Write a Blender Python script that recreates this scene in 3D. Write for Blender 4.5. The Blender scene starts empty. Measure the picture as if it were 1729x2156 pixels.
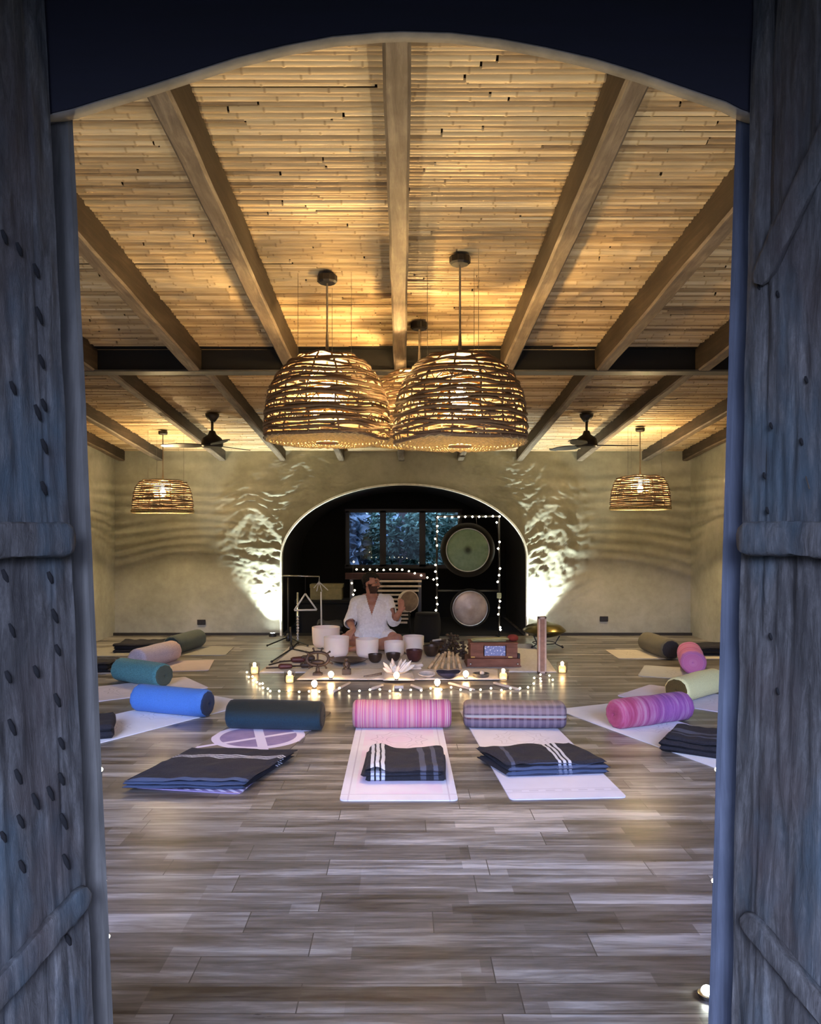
import bpy, bmesh, math, random
import numpy as np
from mathutils import Vector, Matrix, noise, Euler
R = random.Random(7)
PI = math.pi
SC = bpy.context.scene
COL = SC.collection
H = 1.395; F = 1600.0; VX = 848.0; VY = 1120.0

def P(x, y, D):
    return Vector(((x - VX) / F * D, D, H - (y - VY) / F * D))
def fl(x, y, z=0.0):
    D = F * (H - z) / (y - VY)
    return Vector(((x - VX) / F * D, D, z))

# ---------------------------------------------------------------- mesh helper
class MB:
    def __init__(s): s.v = []; s.f = []; s.c = []
    def add(s, vs, fs):
        o = len(s.v); s.v += [tuple(p) for p in vs]; s.f += [tuple(i + o for i in f) for f in fs]; return s
    def box(s, x0, x1, y0, y1, z0, z1, M=None):
        vs = [Vector((x, y, z)) for z in (z0, z1) for y in (y0, y1) for x in (x0, x1)]
        if M: vs = [M @ v for v in vs]
        return s.add(vs, [(0,2,3,1),(4,5,7,6),(0,1,5,4),(2,6,7,3),(0,4,6,2),(1,3,7,5)])
    def rbox(s, x0, x1, y0, y1, z0, z1, b=.01, M=None):
        """box with chamfered edges"""
        b = min(b, (x1-x0)/2.1, (y1-y0)/2.1, (z1-z0)/2.1)
        bm = bmesh.new(); bmesh.ops.create_cube(bm, size=1)
        for v in bm.verts:
            v.co = Vector((x0 + (v.co.x+.5)*(x1-x0), y0 + (v.co.y+.5)*(y1-y0), z0 + (v.co.z+.5)*(z1-z0)))
        bmesh.ops.bevel(bm, geom=bm.edges[:], offset=b, segments=2, affect='EDGES', profile=.5)
        bm.verts.index_update()
        vs = [v.co.copy() for v in bm.verts]
        if M: vs = [M @ v for v in vs]
        s.add(vs, [[v.index for v in f.verts] for f in bm.faces]); bm.free(); return s
    def tube(s, pts, r, n=8, closed=False, cap=True):
        pts = [Vector(p) for p in pts]; m = len(pts)
        rs = r if isinstance(r, (list, tuple)) else [r]*m
        vs = []; prev = None
        for i, p in enumerate(pts):
            a = pts[(i-1) % m] if (closed or i > 0) else p
            b = pts[(i+1) % m] if (closed or i < m-1) else p
            t = (b - a); t = t.normalized() if t.length > 1e-9 else Vector((0,0,1))
            if prev is None:
                u = t.orthogonal().normalized()
            else:
                u = prev - t*prev.dot(t); u = u.normalized() if u.length > 1e-6 else t.orthogonal().normalized()
            prev = u; w = t.cross(u)
            for k in range(n):
                an = 2*PI*k/n; vs.append(p + (u*math.cos(an) + w*math.sin(an))*rs[i])
        fs = []
        for i in range(m if closed else m-1):
            j = (i+1) % m
            for k in range(n):
                k2 = (k+1) % n; fs.append((i*n+k, i*n+k2, j*n+k2, j*n+k))
        if cap and not closed:
            fs.append(tuple(range(n))[::-1]); fs.append(tuple((m-1)*n+k for k in range(n)))
        return s.add(vs, fs)
    def lathe(s, prof, n=32, M=None, close=False, jit=None):
        vs = []; fs = []; m = len(prof)
        for (r, z) in prof:
            for k in range(n):
                a = 2*PI*k/n; v = Vector((r*math.cos(a), r*math.sin(a), z))
                if jit: v = jit(v, a)
                vs.append(M @ v if M else v)
        for i in range(m if close else m-1):
            j = (i+1) % m
            for k in range(n):
                k2 = (k+1) % n; fs.append((i*n+k, i*n+k2, j*n+k2, j*n+k))
        if not close:
            if prof[0][0] > 1e-6: fs.append(tuple(range(n))[::-1])
            if prof[-1][0] > 1e-6: fs.append(tuple((m-1)*n+k for k in range(n)))
        return s.add(vs, fs)
    def sphere(s, c, r, n=14, m=8, sc=(1,1,1), M=None):
        c = Vector(c); prof = []
        vs = [c + Vector((0,0,-r*sc[2]))]; fs = []
        for i in range(1, m):
            t = -PI/2 + PI*i/m
            for k in range(n):
                a = 2*PI*k/n
                vs.append(c + Vector((r*math.cos(t)*math.cos(a)*sc[0], r*math.cos(t)*math.sin(a)*sc[1], r*math.sin(t)*sc[2])))
        vs.append(c + Vector((0,0,r*sc[2])))
        for k in range(n):
            fs.append((0, 1+(k+1)%n, 1+k)); fs.append((len(vs)-1, 1+(m-2)*n+k, 1+(m-2)*n+(k+1)%n))
        for i in range(m-2):
            for k in range(n):
                k2 = (k+1)%n; fs.append((1+i*n+k, 1+i*n+k2, 1+(i+1)*n+k2, 1+(i+1)*n+k))
        if M: vs = [M @ v for v in vs]
        return s.add(vs, fs)
    def capsule(s, p0, r0, p1, r1, n=14, k=5):
        p0 = Vector(p0); p1 = Vector(p1); d = (p1-p0); L = d.length; t = d/L if L > 1e-9 else Vector((0,0,1))
        pts = []; rs = []
        for i in range(k):
            a = PI/2*(1-(i+.15)/k); pts.append(p0 - t*r0*math.sin(a)); rs.append(r0*math.cos(a))
        pts.append(p0); rs.append(r0); pts.append(p1); rs.append(r1)
        for i in range(k):
            a = PI/2*(i+.85)/k; pts.append(p1 + t*r1*math.sin(a)); rs.append(r1*math.cos(a))
        return s.tube(pts, rs, n)
    def prism(s, poly, y0, y1, M=None):
        """poly of (x,z) extruded in y"""
        n = len(poly); vs = [Vector((x, y0, z)) for x, z in poly] + [Vector((x, y1, z)) for x, z in poly]
        if M: vs = [M @ v for v in vs]
        fs = [tuple(range(n)), tuple(range(n, 2*n))[::-1]] + [(i, i+n, (i+1)%n+n, (i+1)%n) for i in range(n)]
        return s.add(vs, fs)
    def grid(s, fn, nu, nv):
        vs = [fn(i/nu, j/nv) for j in range(nv+1) for i in range(nu+1)]
        fs = [(j*(nu+1)+i, j*(nu+1)+i+1, (j+1)*(nu+1)+i+1, (j+1)*(nu+1)+i) for j in range(nv) for i in range(nu)]
        return s.add(vs, fs)
    def build(s, name, m, parent=None, smooth=False, loc=None, rot=None):
        me = bpy.data.meshes.new(name); me.from_pydata([tuple(v) for v in s.v], [], s.f); me.update()
        bm = bmesh.new(); bm.from_mesh(me); bmesh.ops.recalc_face_normals(bm, faces=bm.faces[:]); bm.to_mesh(me); bm.free()
        if smooth is True: me.polygons.foreach_set('use_smooth', [True]*len(me.polygons))
        elif smooth: 
            me.polygons.foreach_set('use_smooth', [True]*len(me.polygons))
            try: me.set_sharp_from_angle(angle=math.radians(smooth))
            except Exception: pass
        if m: me.materials.append(m)
        o = bpy.data.objects.new(name, me); COL.objects.link(o)
        if parent: o.parent = parent
        if loc is not None: o.location = loc
        if rot is not None: o.rotation_euler = rot
        return o

def tag(o, label, cat, group=None, kind=None):
    o['label'] = label; o['category'] = cat
    if group: o['group'] = group
    if kind: o['kind'] = kind
    return o
def thing(name, label, cat, loc=(0,0,0), rz=0, group=None, rot=None):
    o = bpy.data.objects.new(name, None); COL.objects.link(o); o.location = loc
    o.rotation_euler = rot if rot is not None else (0, 0, rz); o.empty_display_size = .05
    return tag(o, label, cat, group)
def struct(o, label, cat):
    o['kind'] = 'structure'; o['label'] = label; o['category'] = cat; return o
def inst(o, parent, loc, rot=None):
    c = o.copy(); COL.objects.link(c); c.parent = parent; c.location = loc
    if rot is not None: c.rotation_euler = rot
    return c

# ---------------------------------------------------------------- shader helper
class S:
    def __init__(s, name):
        s.mat = bpy.data.materials.new(name); s.mat.use_nodes = True
        s.t = s.mat.node_tree; s.nd = s.t.nodes; s.lk = s.t.links
        s.b = s.nd['Principled BSDF']; s._tc = None
    def set(s, sock, val):
        if isinstance(val, bpy.types.NodeSocket): s.lk.new(val, sock)
        elif isinstance(val, (tuple, list)) and len(val) == 3 and sock.type == 'RGBA': sock.default_value = (*val, 1)
        else: sock.default_value = val
    def n(s, typ, **kw):
        nd = s.nd.new(typ)
        for k, v in kw.items(): setattr(nd, k, v)
        return nd
    def tc(s, which='Object'):
        if s._tc is None: s._tc = s.n('ShaderNodeTexCoord')
        return s._tc.outputs[which]
    def m(s, op, a, b=0.0, c=None):
        nd = s.n('ShaderNodeMath', operation=op); s.set(nd.inputs[0], a); s.set(nd.inputs[1], b)
        if c is not None: s.set(nd.inputs[2], c)
        return nd.outputs[0]
    def xyz(s):
        nd = s.n('ShaderNodeSeparateXYZ'); s.lk.new(s.tc(), nd.inputs[0]); return nd.outputs
    def mapv(s, scale=(1,1,1), loc=(0,0,0), rot=(0,0,0), vec=None):
        nd = s.n('ShaderNodeMapping'); s.lk.new(vec or s.tc(), nd.inputs[0])
        nd.inputs['Scale'].default_value = scale; nd.inputs['Location'].default_value = loc; nd.inputs['Rotation'].default_value = rot
        return nd.outputs[0]
    def noise(s, scale=5, detail=4, rough=.55, vec=None, dist=0):
        nd = s.n('ShaderNodeTexNoise'); s.lk.new(vec or s.tc(), nd.inputs['Vector'])
        nd.inputs['Scale'].default_value = scale; nd.inputs['Detail'].default_value = detail
        nd.inputs['Roughness'].default_value = rough; nd.inputs['Distortion'].default_value = dist
        return nd.outputs['Fac']
    def voro(s, scale=5, vec=None, feature='F1', out='Distance'):
        nd = s.n('ShaderNodeTexVoronoi', feature=feature); s.lk.new(vec or s.tc(), nd.inputs['Vector']); nd.inputs['Scale'].default_value = scale
        return nd.outputs[out]
    def ramp(s, fac, stops, interp='LINEAR'):
        nd = s.n('ShaderNodeValToRGB'); nd.color_ramp.interpolation = interp; e = nd.color_ramp.elements
        while len(e) < len(stops): e.new(.5)
        for i, (p, c) in enumerate(stops):
            e[i].position = p; e[i].color = (*c, 1) if len(c) == 3 else c
        s.set(nd.inputs[0], fac); return nd.outputs[0]
    def mix(s, fac, a, b, mode='MIX'):
        nd = s.n('ShaderNodeMix', data_type='RGBA', blend_type=mode)
        s.set(nd.inputs[0], fac); s.set(nd.inputs[6], a); s.set(nd.inputs[7], b); return nd.outputs[2]
    def band(s, v, c, w):
        """1 where |v-c|<w"""
        return s.m('LESS_THAN', s.m('ABSOLUTE', s.m('SUBTRACT', v, c)), w)
    def bump(s, h, strength=.3, dist=.01):
        nd = s.n('ShaderNodeBump'); nd.inputs['Strength'].default_value = strength; nd.inputs['Distance'].default_value = dist
        s.lk.new(h, nd.inputs['Height']); s.lk.new(nd.outputs[0], s.b.inputs['Normal'])
    def done(s, col=None, rough=None, metal=None, **kw):
        if col is not None: s.set(s.b.inputs['Base Color'], col)
        if rough is not None: s.set(s.b.inputs['Roughness'], rough)
        if metal is not None: s.set(s.b.inputs['Metallic'], metal)
        for k, v in kw.items(): s.set(s.b.inputs[k.replace('_', ' ')], v)
        return s.mat

def plain(name, c, rough=.6, metal=0, var=.15, scale=20, bump=0, **kw):
    s = S(name); nz = s.noise(scale, 4)
    lo = tuple(x*(1-var) for x in c); hi = tuple(min(1, x*(1+var)) for x in c)
    if bump: s.bump(nz, bump, .004)
    return s.done(s.ramp(nz, [(.3, lo), (.7, hi)]), rough, metal, **kw)
def knit(name, c, var=.2, rough=.9, sc=160):
    s = S(name); w = s.n('ShaderNodeTexWave'); s.lk.new(s.tc(), w.inputs[0]); w.inputs['Scale'].default_value = sc/6; w.inputs['Distortion'].default_value = 1.5
    nz = s.noise(sc, 3); col = s.ramp(nz, [(.3, tuple(x*(1-var) for x in c)), (.7, tuple(min(1, x*(1+var)) for x in c))])
    s.bump(nz, .5, .004); return s.done(col, rough, 0, Sheen_Weight=.06)
def emit(name, c, st, sample=True):
    s = S(name); s.b.inputs['Base Color'].default_value = (*c, 1)
    s.b.inputs['Emission Color'].default_value = (*c, 1); s.b.inputs['Emission Strength'].default_value = st
    if not sample: s.mat.cycles.emission_sampling = 'NONE'
    return s.mat
def glass(name, c=(1,1,1), rough=0.0, ior=1.45):
    s = S(name); return s.done(c, rough, 0, Transmission_Weight=1.0, IOR=ior)
def thin(name, c, rough=.6, tr=.4):
    """woven / translucent sheet"""
    s = S(name); nz = s.noise(60, 3); col = s.ramp(nz, [(.3, tuple(x*.75 for x in c)), (.7, tuple(min(1, x*1.2) for x in c))])
    s.done(col, rough)
    t = s.n('ShaderNodeBsdfTranslucent'); s.lk.new(col, t.inputs[0]); mx = s.n('ShaderNodeMixShader'); mx.inputs[0].default_value = tr
    s.lk.new(s.b.outputs[0], mx.inputs[1]); s.lk.new(t.outputs[0], mx.inputs[2])
    s.lk.new(mx.outputs[0], s.nd['Material Output'].inputs[0]); return s.mat

M = {}
def build_materials():
    # floor planks
    s = S('floor_planks'); b = s.n('ShaderNodeTexBrick'); s.lk.new(s.mapv((1,1,1), (.31,.02,0)), b.inputs['Vector'])
    b.offset = .37; b.offset_frequency = 2; b.squash = .7; b.squash_frequency = 3
    for k, v in (('Scale', 1.0), ('Mortar Size', .0022), ('Mortar Smooth', .2), ('Bias', 0.0), ('Brick Width', .95), ('Row Height', .148)): b.inputs[k].default_value = v
    b.inputs['Color1'].default_value = (0,0,0,1); b.inputs['Color2'].default_value = (1,1,1,1); b.inputs['Mortar'].default_value = (.5,.5,.5,1)
    b2 = s.n('ShaderNodeTexBrick'); s.lk.new(s.mapv((1,1,1), (.77,.11,0)), b2.inputs['Vector']); b2.offset = .41; b2.offset_frequency = 3; b2.squash = 1.7; b2.squash_frequency = 2
    for k, v in (('Scale', 1.0), ('Mortar Size', 0.0), ('Bias', 0.0), ('Brick Width', .60), ('Row Height', .074)): b2.inputs[k].default_value = v
    b2.inputs['Color1'].default_value = (0,0,0,1); b2.inputs['Color2'].default_value = (1,1,1,1)
    grain = s.noise(1, 7, .7, s.mapv((2.6, 34, 1)), .5)
    big = s.noise(1, 4, .65, s.mapv((1.1, 10, 1), (3,1,0)), .6)
    fac = s.m('ADD', s.m('MULTIPLY', b.outputs['Color'], .22), s.m('ADD', s.m('MULTIPLY', grain, .75), s.m('MULTIPLY', big, .8)))
    fac = s.m('SUBTRACT', s.m('ADD', fac, s.m('MULTIPLY', b2.outputs['Color'], .24)), .49)
    fac = s.m('ADD', s.m('MULTIPLY', s.m('SUBTRACT', fac, .5), 1.25), .51)
    col = s.ramp(fac, [(.16, (.04,.034,.028)), (.36, (.098,.087,.074)), (.54, (.165,.15,.132)), (.68, (.27,.255,.232)), (.85, (.44,.42,.39))])
    col = s.mix(b.outputs['Fac'], col, (.07,.06,.05))
    s.bump(s.m('SUBTRACT', grain, s.m('MULTIPLY', b.outputs['Fac'], 1.5)), .12, .004)
    M['floor'] = s.done(col, s.m('ADD', s.m('MULTIPLY', grain, .25), .2), 0, Specular_IOR_Level=.5)
    # ceiling cane
    s = S('bamboo_cane'); at = s.n('ShaderNodeAttribute', attribute_name='tone'); nz = s.noise(1, 5, .6, s.mapv((5, 70, 70)))
    fac = s.m('ADD', s.m('MULTIPLY', at.outputs['Fac'], .62), s.m('MULTIPLY', nz, .5))
    col = s.ramp(fac, [(.15, (.10,.062,.03)), (.38, (.33,.225,.115)), (.65, (.52,.39,.22)), (.95, (.68,.56,.37))])
    M['cane'] = s.done(col, .55)
    M['cane_gap'] = plain('dark_backing_board', (.07,.047,.026), .9)
    # timber rafters
    def timber(name, stretch, lo, mid, hi):
        s = S(name); nz = s.noise(1, 6, .7, s.mapv(stretch), .5); n2 = s.noise(6, 4)
        col = s.ramp(s.m('ADD', s.m('MULTIPLY', nz, .75), s.m('MULTIPLY', n2, .3)), [(.3, lo), (.52, mid), (.75, hi)])
        s.bump(nz, .4, .006); return s.done(col, .7)
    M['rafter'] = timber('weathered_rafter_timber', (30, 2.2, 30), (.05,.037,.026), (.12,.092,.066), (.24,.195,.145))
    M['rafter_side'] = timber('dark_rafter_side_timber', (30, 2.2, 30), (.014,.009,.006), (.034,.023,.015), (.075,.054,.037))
    M['jamb'] = timber('worn_grey_frame_timber', (30, 30, 2.0), (.032,.030,.025), (.072,.067,.057), (.135,.127,.11)); M['jamb_blue'] = timber('worn_blue_frame_paint', (30, 30, 2.0), (.025,.029,.039), (.055,.064,.085), (.105,.118,.148))  # right post: worn timber with blue dusk light put into its colour
    # doors
    s = S('weathered_door_planks'); nz = s.m('ADD', s.m('MULTIPLY', s.noise(1, 8, .75, s.mapv((20, 20, 1.7)), 1.2), .62), s.m('MULTIPLY', s.noise(1, 8, .8, s.mapv((75, 75, 14), (1,2,3)), .6), .4)); n2 = s.noise(1, 4, .6, s.mapv((7, 7, 2.2), (2,1,5)))
    col = s.ramp(nz, [(.36, (.012,.010,.009)), (.47, (.04,.037,.033)), (.56, (.085,.081,.074)), (.68, (.19,.183,.17))])
    teal = s.ramp(n2, [(.52, (0,0,0)), (.68, (1,1,1))])
    col = s.mix(s.m('MULTIPLY', teal, .6), col, (.028,.058,.075))
    br = s.ramp(s.noise(1, 3, .5, s.mapv((5, 5, 3), (9,4,1))), [(.55, (0,0,0)), (.7, (1,1,1))])
    col = s.mix(s.m('MULTIPLY', br, .45), col, (.055,.035,.028))
    s.bump(nz, .9, .010); M['door'] = s.done(col, .75)
    M['iron'] = plain('rusted_iron', (.003,.0028,.003), .95)
    s = S('navy_painted_board'); nz = s.noise(1, 4, .6, s.mapv((3, 3, 30)))
    M['navy'] = s.done(s.ramp(nz, [(.3, (.0025,.0025,.0075)), (.7, (.0042,.0042,.0135))]), .8)
    s = S('plaster_edge'); M['plaster_edge'] = s.done(s.ramp(s.noise(12, 5), [(.3, (.12,.105,.085)), (.7, (.24,.21,.17))]), .9)
    # plaster walls
    def plaster(name, lo, mid, hi):
        s = S(name); a = s.noise(1.3, 6, .6); c = s.noise(9, 5, .65)
        col = s.ramp(s.m('ADD', s.m('MULTIPLY', a, .75), s.m('MULTIPLY', c, .3)), [(.33, lo), (.52, mid), (.72, hi)])
        s.bump(s.noise(25, 5), .15, .006); return s.done(col, .9)
    M['plaster'] = plaster('lime_plaster', (.235,.24,.20), (.34,.345,.29), (.455,.455,.40))
    M['charcoal'] = plain('charcoal_alcove_plaster', (.012,.012,.013), .85, 0, .3, 4)
    M['black_wall'] = plain('black_painted_wall', (.0035,.0035,.0035), .95)
    M['rim'] = plain('white_arch_edging', (.75,.74,.68), .6)
    M['steel'] = plain('black_steel', (.0025,.0025,.0028), .5, 0, .2)
    M['steel_lip'] = plain('grey_painted_steel', (.06,.058,.055), .5, 0, .2)
    M['black'] = plain('black_matt_metal', (.012,.011,.011), .45)
    M['darkbase'] = plain('dark_baseboard', (.018,.015,.012), .6)
    # rattan
    M['rattan'] = thin('dark_rattan', (.14,.085,.05), .6, .08)
    M['rattan_mid'] = thin('brown_rattan', (.26,.17,.095), .6, .12)
    M['rattan_pale'] = thin('pale_rattan', (.76,.68,.47), .65, .7); M['base_cap'] = thin('orange_base_cap', (.35,.17,.07), .6, .4)
    M['inner'] = thin('inner_reed_shade', (.6,.42,.2), .6, .4)
    M['cord'] = plain('lamp_cord', (.25,.2,.14), .6)
    M['chrome'] = plain('polished_steel', (.6,.6,.6), .25, 1, .05)
    M['brass'] = plain('brass', (.6,.42,.16), .3, 1, .1)
    M['bulb_big'] = emit('bulb_glow_large', (1,.64,.25), 2700)
    M['bulb_small'] = emit('bulb_glow_small', (1,.71,.35), 1900)
    M['fairy'] = emit('fairy_bulb_glow', (1,.86,.62), 26, False)
    M['fairy_warm'] = emit('fairy_warm_glow', (1,.8,.5), 15, False)
    M['uplens'] = emit('uplight_lens', (.95,1,.9), 60)
    M['flame'] = emit('candle_flame', (1,.62,.28), 85)
    M['wire'] = plain('dark_wire', (.02,.02,.02), .6)
    # skin etc
    s = S('tanned_skin'); nz = s.noise(14, 4); M['skin'] = s.done(s.ramp(nz, [(.3, (.36,.165,.11)), (.7, (.48,.24,.17))]), .5, 0, Subsurface_Weight=.08)
    s = S('white_linen'); nz = s.noise(40, 4); s.bump(s.noise(14, 5), .4, .01); M['linen'] = s.done(s.ramp(nz, [(.3, (.74,.73,.74)), (.7, (.9,.89,.9))]), .85)
    M['hair'] = plain('dark_hair', (.005,.0035,.003), .85, 0, .4, 80)
    M['beard'] = plain('brown_beard', (.05,.022,.014), .7, 0, .4, 80)
    M['eye'] = plain('eye_white', (.22,.2,.19), .6)
    # frosted crystal
    s = S('frosted_crystal'); M['crystal'] = s.done(s.ramp(s.noise(3, 3), [(.3, (.88,.72,.63)), (.7, (.95,.80,.70))]), .55, 0, Subsurface_Weight=.15, Subsurface_Scale=.05)
    s = S('clear_crystal'); M['crystal_rod'] = s.done((.9,.9,.88), .25, 0, Transmission_Weight=.3, IOR=1.4)
    M['bronze'] = plain('dark_bronze', (.07,.045,.032), .42, .55, .3, 12)
    M['redbronze'] = plain('red_bronze', (.09,.03,.028), .45, .4, .3, 12)
    M['cloth'] = plain('ivory_cloth', (.76,.69,.62), .9, 0, .08, 30, .3)
    M['cloth_grey'] = plain('grey_white_cloth', (.58,.55,.53), .9, 0, .1, 30, .3)
    M['cedar'] = timber('red_brown_timber', (3, 30, 30), (.07,.025,.014), (.16,.062,.036), (.25,.11,.07))
    M['walnut'] = plain('dark_wood', (.03,.018,.014), .55, 0, .4, 18)
    M['mallet'] = plain('pale_stick_wood', (.55,.48,.42), .6, 0, .1, 30)
    M['bamboo'] = plain('tan_bamboo', (.42,.3,.16), .55, 0, .25, 25)
    s = S('clear_thin_glass'); tb = s.n('ShaderNodeBsdfTransparent'); gl = s.n('ShaderNodeBsdfGlossy'); gl.inputs['Roughness'].default_value = .05; fr_ = s.n('ShaderNodeFresnel'); mx_ = s.n('ShaderNodeMixShader'); tb.inputs[0].default_value = (.95,.95,.93,1)
    s.lk.new(s.m('MULTIPLY', fr_.outputs[0], .45), mx_.inputs[0]); s.lk.new(tb.outputs[0], mx_.inputs[1]); s.lk.new(gl.outputs[0], mx_.inputs[2]); s.lk.new(mx_.outputs[0], s.nd['Material Output'].inputs[0]); M['glass'] = s.mat
    M['pane'] = glass('window_glass', (.9,.95,.95), .0, 1.4)
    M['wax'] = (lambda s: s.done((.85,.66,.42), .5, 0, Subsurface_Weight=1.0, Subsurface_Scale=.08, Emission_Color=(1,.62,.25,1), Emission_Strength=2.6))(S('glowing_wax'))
    M['card'] = plain('yellow_card', (.22,.19,.09), .85)
    M['red'] = plain('red_felt', (.2,.03,.02), .9)
    M['lime'] = plain('pale_green_cloth', (.42,.42,.22), .9)
    M['stone'] = plain('grey_crystal_stone', (.5,.46,.43), .35, 0, .3, 25)
    M['navycloth'] = plain('navy_cloth', (.02,.022,.06), .9, 0, .3, 25)
    M['feather'] = plain('brown_feather', (.16,.125,.1), .8, 0, .4, 60)
    M['slat'] = plain('cream_slat_wood', (.66,.56,.43), .6, 0, .15, 14)
    M['drumskin'] = plain('drum_skin', (.2,.14,.09), .8, 0, .25, 14)
    M['maroon'] = plain('maroon_cloth', (.03,.01,.011), .9)
    M['greycloth'] = plain('dark_grey_blanket', (.04,.04,.045), .95, 0, .3)
    s = S('green_gong_bronze'); x, y, z = s.xyz(); r = s.m('SQRT', s.m('ADD', s.m('POWER', x, 2), s.m('POWER', z, 2)))
    col = s.ramp(s.noise(20, 4), [(.3, (.15,.26,.205)), (.7, (.20,.32,.26))])
    col = s.mix(s.ramp(r, [(.02, (1,1,1)), (.07, (0,0,0))]), col, (.03,.05,.04)); M['gong_green'] = s.done(col, .5, .35)
    s = S('grey_gong_bronze'); nz = s.noise(9, 5)
    M['gong_grey'] = s.done(s.ramp(nz, [(.3, (.33,.27,.23)), (.7, (.5,.43,.38))]), .45, .4)
    M['gong_rim'] = plain('bright_gong_edge', (.6,.62,.55), .3, .7)
    s = S('gold_steel'); M['handpan'] = s.done(s.ramp(s.noise(6, 3), [(.3, (.09,.075,.025)), (.7, (.16,.13,.045))]), .3, .8)
    s = S('printed_picture'); x, y, z = s.xyz(); col = s.ramp(s.noise(55, 2), [(.45, (.2,.26,.52)), (.6, (.7,.74,.85))], 'CONSTANT'); M['picture'] = s.done(col, .5)
    s = S('leaf_green'); M['leaf'] = s.done(s.ramp(s.noise(3, 4), [(.3, (.06,.19,.15)), (.7, (.3,.55,.45))]), .6)
    s = S('leaf_blue'); M['leaf_pale'] = s.done(s.ramp(s.noise(3, 4), [(.3, (.10,.24,.34)), (.7, (.5,.68,.82))]), .6)
    M['soil'] = plain('dark_soil', (.02,.018,.015), 1)
build_materials()

# mats -------------------------------------------------------------------
def mat_plain(name, base, ink, seed=0, rows=True, border=.0, pink=None):
    s = S(name); x, y, z = s.xyz(); nz = s.noise(7, 4)
    col = s.ramp(nz, [(.3, tuple(c*.93 for c in base)), (.7, base)])
    if pink:
        inner = s.m('MULTIPLY', s.m('LESS_THAN', s.m('ABSOLUTE', x), .235), s.m('GREATER_THAN', y, .09))
        col = s.mix(s.m('MULTIPLY', inner, .55), col, s.mix(s.ramp(s.noise(4, 3, .5, s.mapv((1,1,1), (seed,2,0))), [(.4, (0,0,0)), (.6, (1,1,1))]), pink[0], pink[1]))
    if border:
        e = s.m('ADD', s.band(s.m('ABSOLUTE', x), border, .004), s.band(y, .09, .004)); col = s.mix(s.m('MULTIPLY', s.m('MINIMUM', e, 1), .5), col, ink)
    # rosette rings of line work
    cx = s.m('DIVIDE', x, 1); 
    for cy in (.62, 1.15):
        dy = s.m('SUBTRACT', y, cy); r = s.m('SQRT', s.m('ADD', s.m('POWER', x, 2), s.m('POWER', dy, 2)))
        an = s.m('ARCTAN2', dy, x); pet = s.m('ADD', r, s.m('MULTIPLY', s.m('ABSOLUTE', s.m('SINE', s.m('MULTIPLY', an, 5))), .035))
        ln = s.m('MAXIMUM', s.band(pet, .19, .0045), s.m('MAXIMUM', s.band(pet, .15, .003), s.band(r, .085, .003)))
        col = s.mix(s.m('MULTIPLY', ln, .6), col, ink)
    if rows:
        ln = s.m('MAXIMUM', s.band(y, .10, .004), s.band(y, .15, .004))
        dash = s.m('MULTIPLY', s.band(y, .125, .008), s.m('GREATER_THAN', s.m('SINE', s.m('MULTIPLY', x, 70)), -.2))
        col = s.mix(s.m('MULTIPLY', s.m('MAXIMUM', ln, dash), .5), col, ink)
    s.bump(s.noise(220, 2), .15, .001)
    return s.done(col, .8)
def mat_purple():
    s = S('purple_interlaced_mat'); x, y, z = s.xyz()
    base = s.ramp(s.noise(9, 4), [(.3, (.19,.15,.30)), (.7, (.26,.21,.38))])
    wht = (.62,.58,.74)
    d1 = s.band(s.m('ADD', x, s.m('MULTIPLY', s.m('SUBTRACT', y, 1.12), .45)), 0, .035)
    d2 = s.band(s.m('SUBTRACT', x, s.m('MULTIPLY', s.m('SUBTRACT', y, 1.05), 1.1)), 0, .03)
    r = s.m('SQRT', s.m('ADD', s.m('POWER', x, 2), s.m('POWER', s.m('SUBTRACT', y, 1.1), 2)))
    ring = s.band(r, .285, .028)
    outer = s.m('GREATER_THAN', r, .31)
    mk = s.m('MAXIMUM', d1, s.m('MAXIMUM', d2, ring))
    base = s.mix(s.m('MULTIPLY', outer, s.m('GREATER_THAN', y, .62)), base, (.16,.14,.12))
    col = s.mix(mk, base, wht)
    edge = s.m('MULTIPLY', s.band(y, .06, .05), s.m('GREATER_THAN', s.m('SINE', s.m('ADD', s.m('MULTIPLY', x, 90), s.m('MULTIPLY', y, 120))), .1))
    col = s.mix(edge, col, wht)
    return s.done(col, .85)
def stripe_mat(name, base, stripes, col2, axis=0, var=.25):
    """blanket: stripes = (centre, halfwidth) list along local axis"""
    s = S(name); v = s.xyz()[axis]; nz = s.noise(4, 3); v = s.m('ADD', v, s.m('MULTIPLY', s.m('SUBTRACT', nz, .5), .03))
    col = s.ramp(s.noise(60, 3), [(.3, tuple(c*(1-var) for c in base)), (.7, tuple(c*(1+var) for c in base))])
    for (c, w, k) in stripes: col = s.mix(s.m('MULTIPLY', s.band(v, c, w), k), col, col2)
    s.bump(s.noise(120, 3), .5, .003); return s.done(col, .95, 0, Sheen_Weight=.05)
def ring_stripes(name, stops, freq, axis=0, jitter=.6, seed=0, bands=None):
    s = S(name); v = s.xyz()[axis]
    nz = s.noise(1, 5, .7, s.mapv(tuple(freq if i == axis else .03 for i in range(3)), (seed, 0, 0)))
    col = s.ramp(nz, stops)
    w = s.noise(1, 2, .5, s.mapv(tuple(220 if i == axis else 90 for i in range(3))))
    s.bump(w, .6, .004); return s.done(col, .92, 0, Sheen_Weight=.06)
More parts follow.
